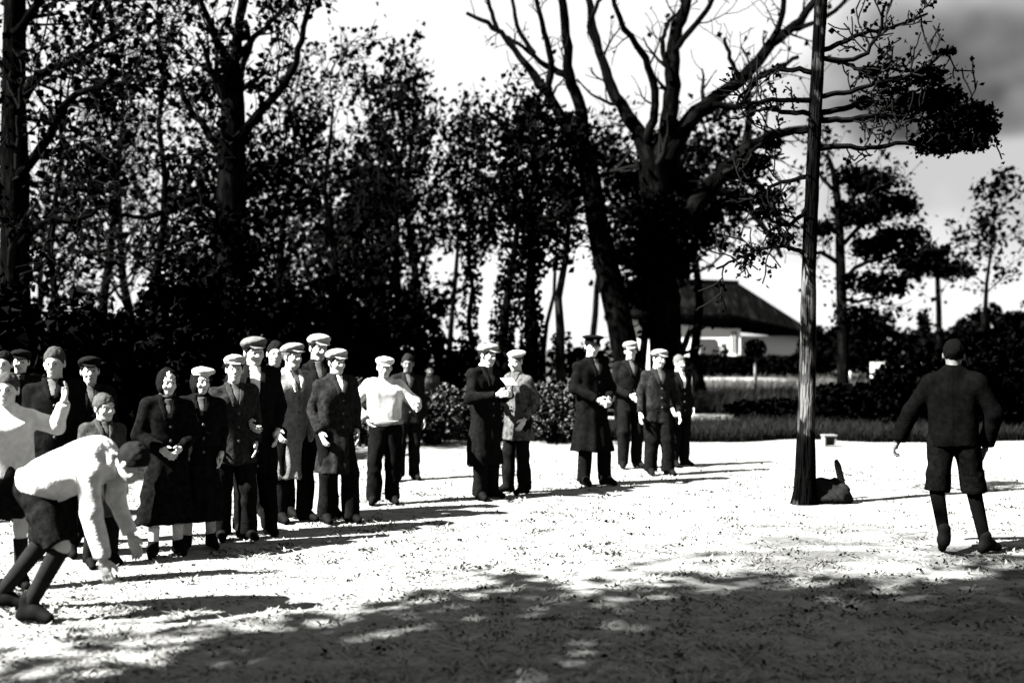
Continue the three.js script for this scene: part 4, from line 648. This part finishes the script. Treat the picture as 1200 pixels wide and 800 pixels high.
person('person in a pale long coat and grey cap with dark boots', 340, 611, 0.75, { h: 1.637, group: LINE, top: 'coat', tone: 0.245, mottle: 0.5, hemY: 0.42, flare: 0.2, slim: 0.9, trousers: 0.008, boot: 0.2, arms: 'pocket', wear: [['hair', 0.05], ['cap', 0.13]] });
person('dark-coated spectator in a tall pale cap behind the pale long coat', 371, 604, 0.4, { h: 1.72, group: LINE, top: 'coat', tone: 0.009, hemY: 0.45, trousers: 0.007, wear: paleCap });
person('man in a dark grey overcoat, white tie and white cap at the line end', 394, 612, 0.55, { h: 1.582, group: LINE, top: 'coat', tone: 0.021, mottle: 0.9, hemY: 0.5, flare: 0.22, trousers: 0.008, wide: 1.12, front: [0.04, 0.17, 0.42, 'tie'], frontEnd: 0.012, wear: paleCap, arms: 'pocket' });
person('man in a white sweater and white cap with dark trousers', 450, 590, 0.2, { h: 1.504, top: 'sweater', tone: 0.42, mottle: 0.2, thick: 0.032, hem: 0.0, trousers: 0.007, wide: 1.12, armR: 'hips', armL: [[0.36, 1.2, 0.05], [0.36, 1.16, 0.26]], wear: [['hair', 0.1], ['cap', 0.5]], belt: [0.1, 0.96] });
person('bareheaded figure in dark clothes just behind the white sweater man', 477, 562, 0.3, { h: 1.520, tone: 0.015, trousers: 0.009, skin: 0.06, wear: [['hair', 0.02]] });
person('distant child in grey half hidden among the brambles', 503, 514, 0.2, { h: 1.3, headScale: 1.1, tone: 0.06, trousers: 0.03 });
const reader = person('man in a long dark overcoat and pale cap holding a white paper', 568, 584, 0.75, { h: 1.638, top: 'coat', tone: 0.008, hemY: 0.38, flare: 0.23, trousers: 0.007, wide: 1.1, wear: [['hair', 0.02], ['cap', 0.2]], armL: 'hold', armR: 'hold', handL: 'grip', handR: 'grip', collar: 0.3 });
person('person in a light grey coat and pale beret facing the man with the paper', 607, 578, -0.85, { h: 1.560, top: 'coat', tone: 0.07, mottle: 1.0, hemY: 0.66, flare: 0.22, trousers: 0.008, wear: [['hair', 0.05], ['beret', 0.42]], armR: 'hold', armL: 'pocket' });
person('officer in a long black belted coat and peaked cap with a badge', 694, 568, 0.5, { h: 1.74, top: 'coat', tone: 0.006, hemY: 0.4, flare: 0.265, mottle: 0.5, trousers: 0.007, boot: 0.2, armR: 'clasp', armL: 'clasp', wear: [['hair', 0.01], ['peaked', 0.007], ['badge', 0.5]] });
person('man in dark clothes and white cap with hands clasped, beside the officer', 738, 548, 0.25, { h: 1.68, tone: 0.009, trousers: 0.008, arms: 'clasp', wear: paleCap });
person('broad man in dark grey jacket, wide trousers and grey cap', 771, 556, 0.25, { h: 1.573, tone: 0.02, mottle: 0.9, trousers: 0.008, wide: 1.2, arms: 'ajar', hem: 0.28, wear: [['hair', 0.02], ['cap', 0.2]] });
person('youth with a pale scarf standing half behind the broad man', 796, 546, 0.5, { h: 1.5, tone: 0.009, trousers: 0.007, front: [0.06, 0.26, 0.4, 'scarf'], wear: [['hair', 0.06]], arms: 'pocket' });
// the runner in dark shorts, seen from behind
person('dark figure in shorts and stockings walking away on the right', 1118, 646, 2.75, { h: 1.66, group: 'runners', top: 'jacket', tone: 0.0028, mottle: 0.5, hem: 0.1, thick: 0.03, shorts: 0.0036, shortLen: 1.0, socks: 0.003, sockTop: 1.0, collar: 0.004, neckUp: 0.09, skin: 0.03, wear: [['hair', 0.004]], armR: [[-0.3, 1.13, 0.0], [-0.24, 0.86, 0.1]], armL: [[0.33, 1.14, 0.02], [0.43, 0.9, 0.06]], handL: 'grip',
  joints: { kneeL: [0.13, 0.49, -0.02], ankleL: [0.07, 0.15, -0.16], toeL: [0.09, 0.035, -0.05], kneeR: [-0.15, 0.49, 0.06], ankleR: [-0.235, 0.085, 0.02], toeR: [-0.33, 0.035, 0.14], hipL: [0.095, 0.9, 0], hipR: [-0.095, 0.9, 0] } });
{ // the paper in the reader's hands
  const m = new THREE.Vector3(0.0, 1.2, 0.36).multiplyScalar(1.8 / 1.72).applyAxisAngle(V(0, 1, 0), 0.75).add(reader.pos), g = new THREE.PlaneGeometry(0.16, 0.11, 8, 4), q = g.attributes.position;
  for (let i = 0; i < q.count; i++) q.setZ(i, 0.25 * q.getX(i) ** 2 + 0.1 * q.getY(i) ** 2);
  const back = g.clone().translate(0, 0, -0.0015), p = thing('paper_sheet', 'white paper held by the man in the long dark overcoat', 'paper', m, 0.75); part('sheet', g.rotateX(-0.9), grey(0.55, { side: THREE.DoubleSide }), p);
}
renderer.render(scene, camera);
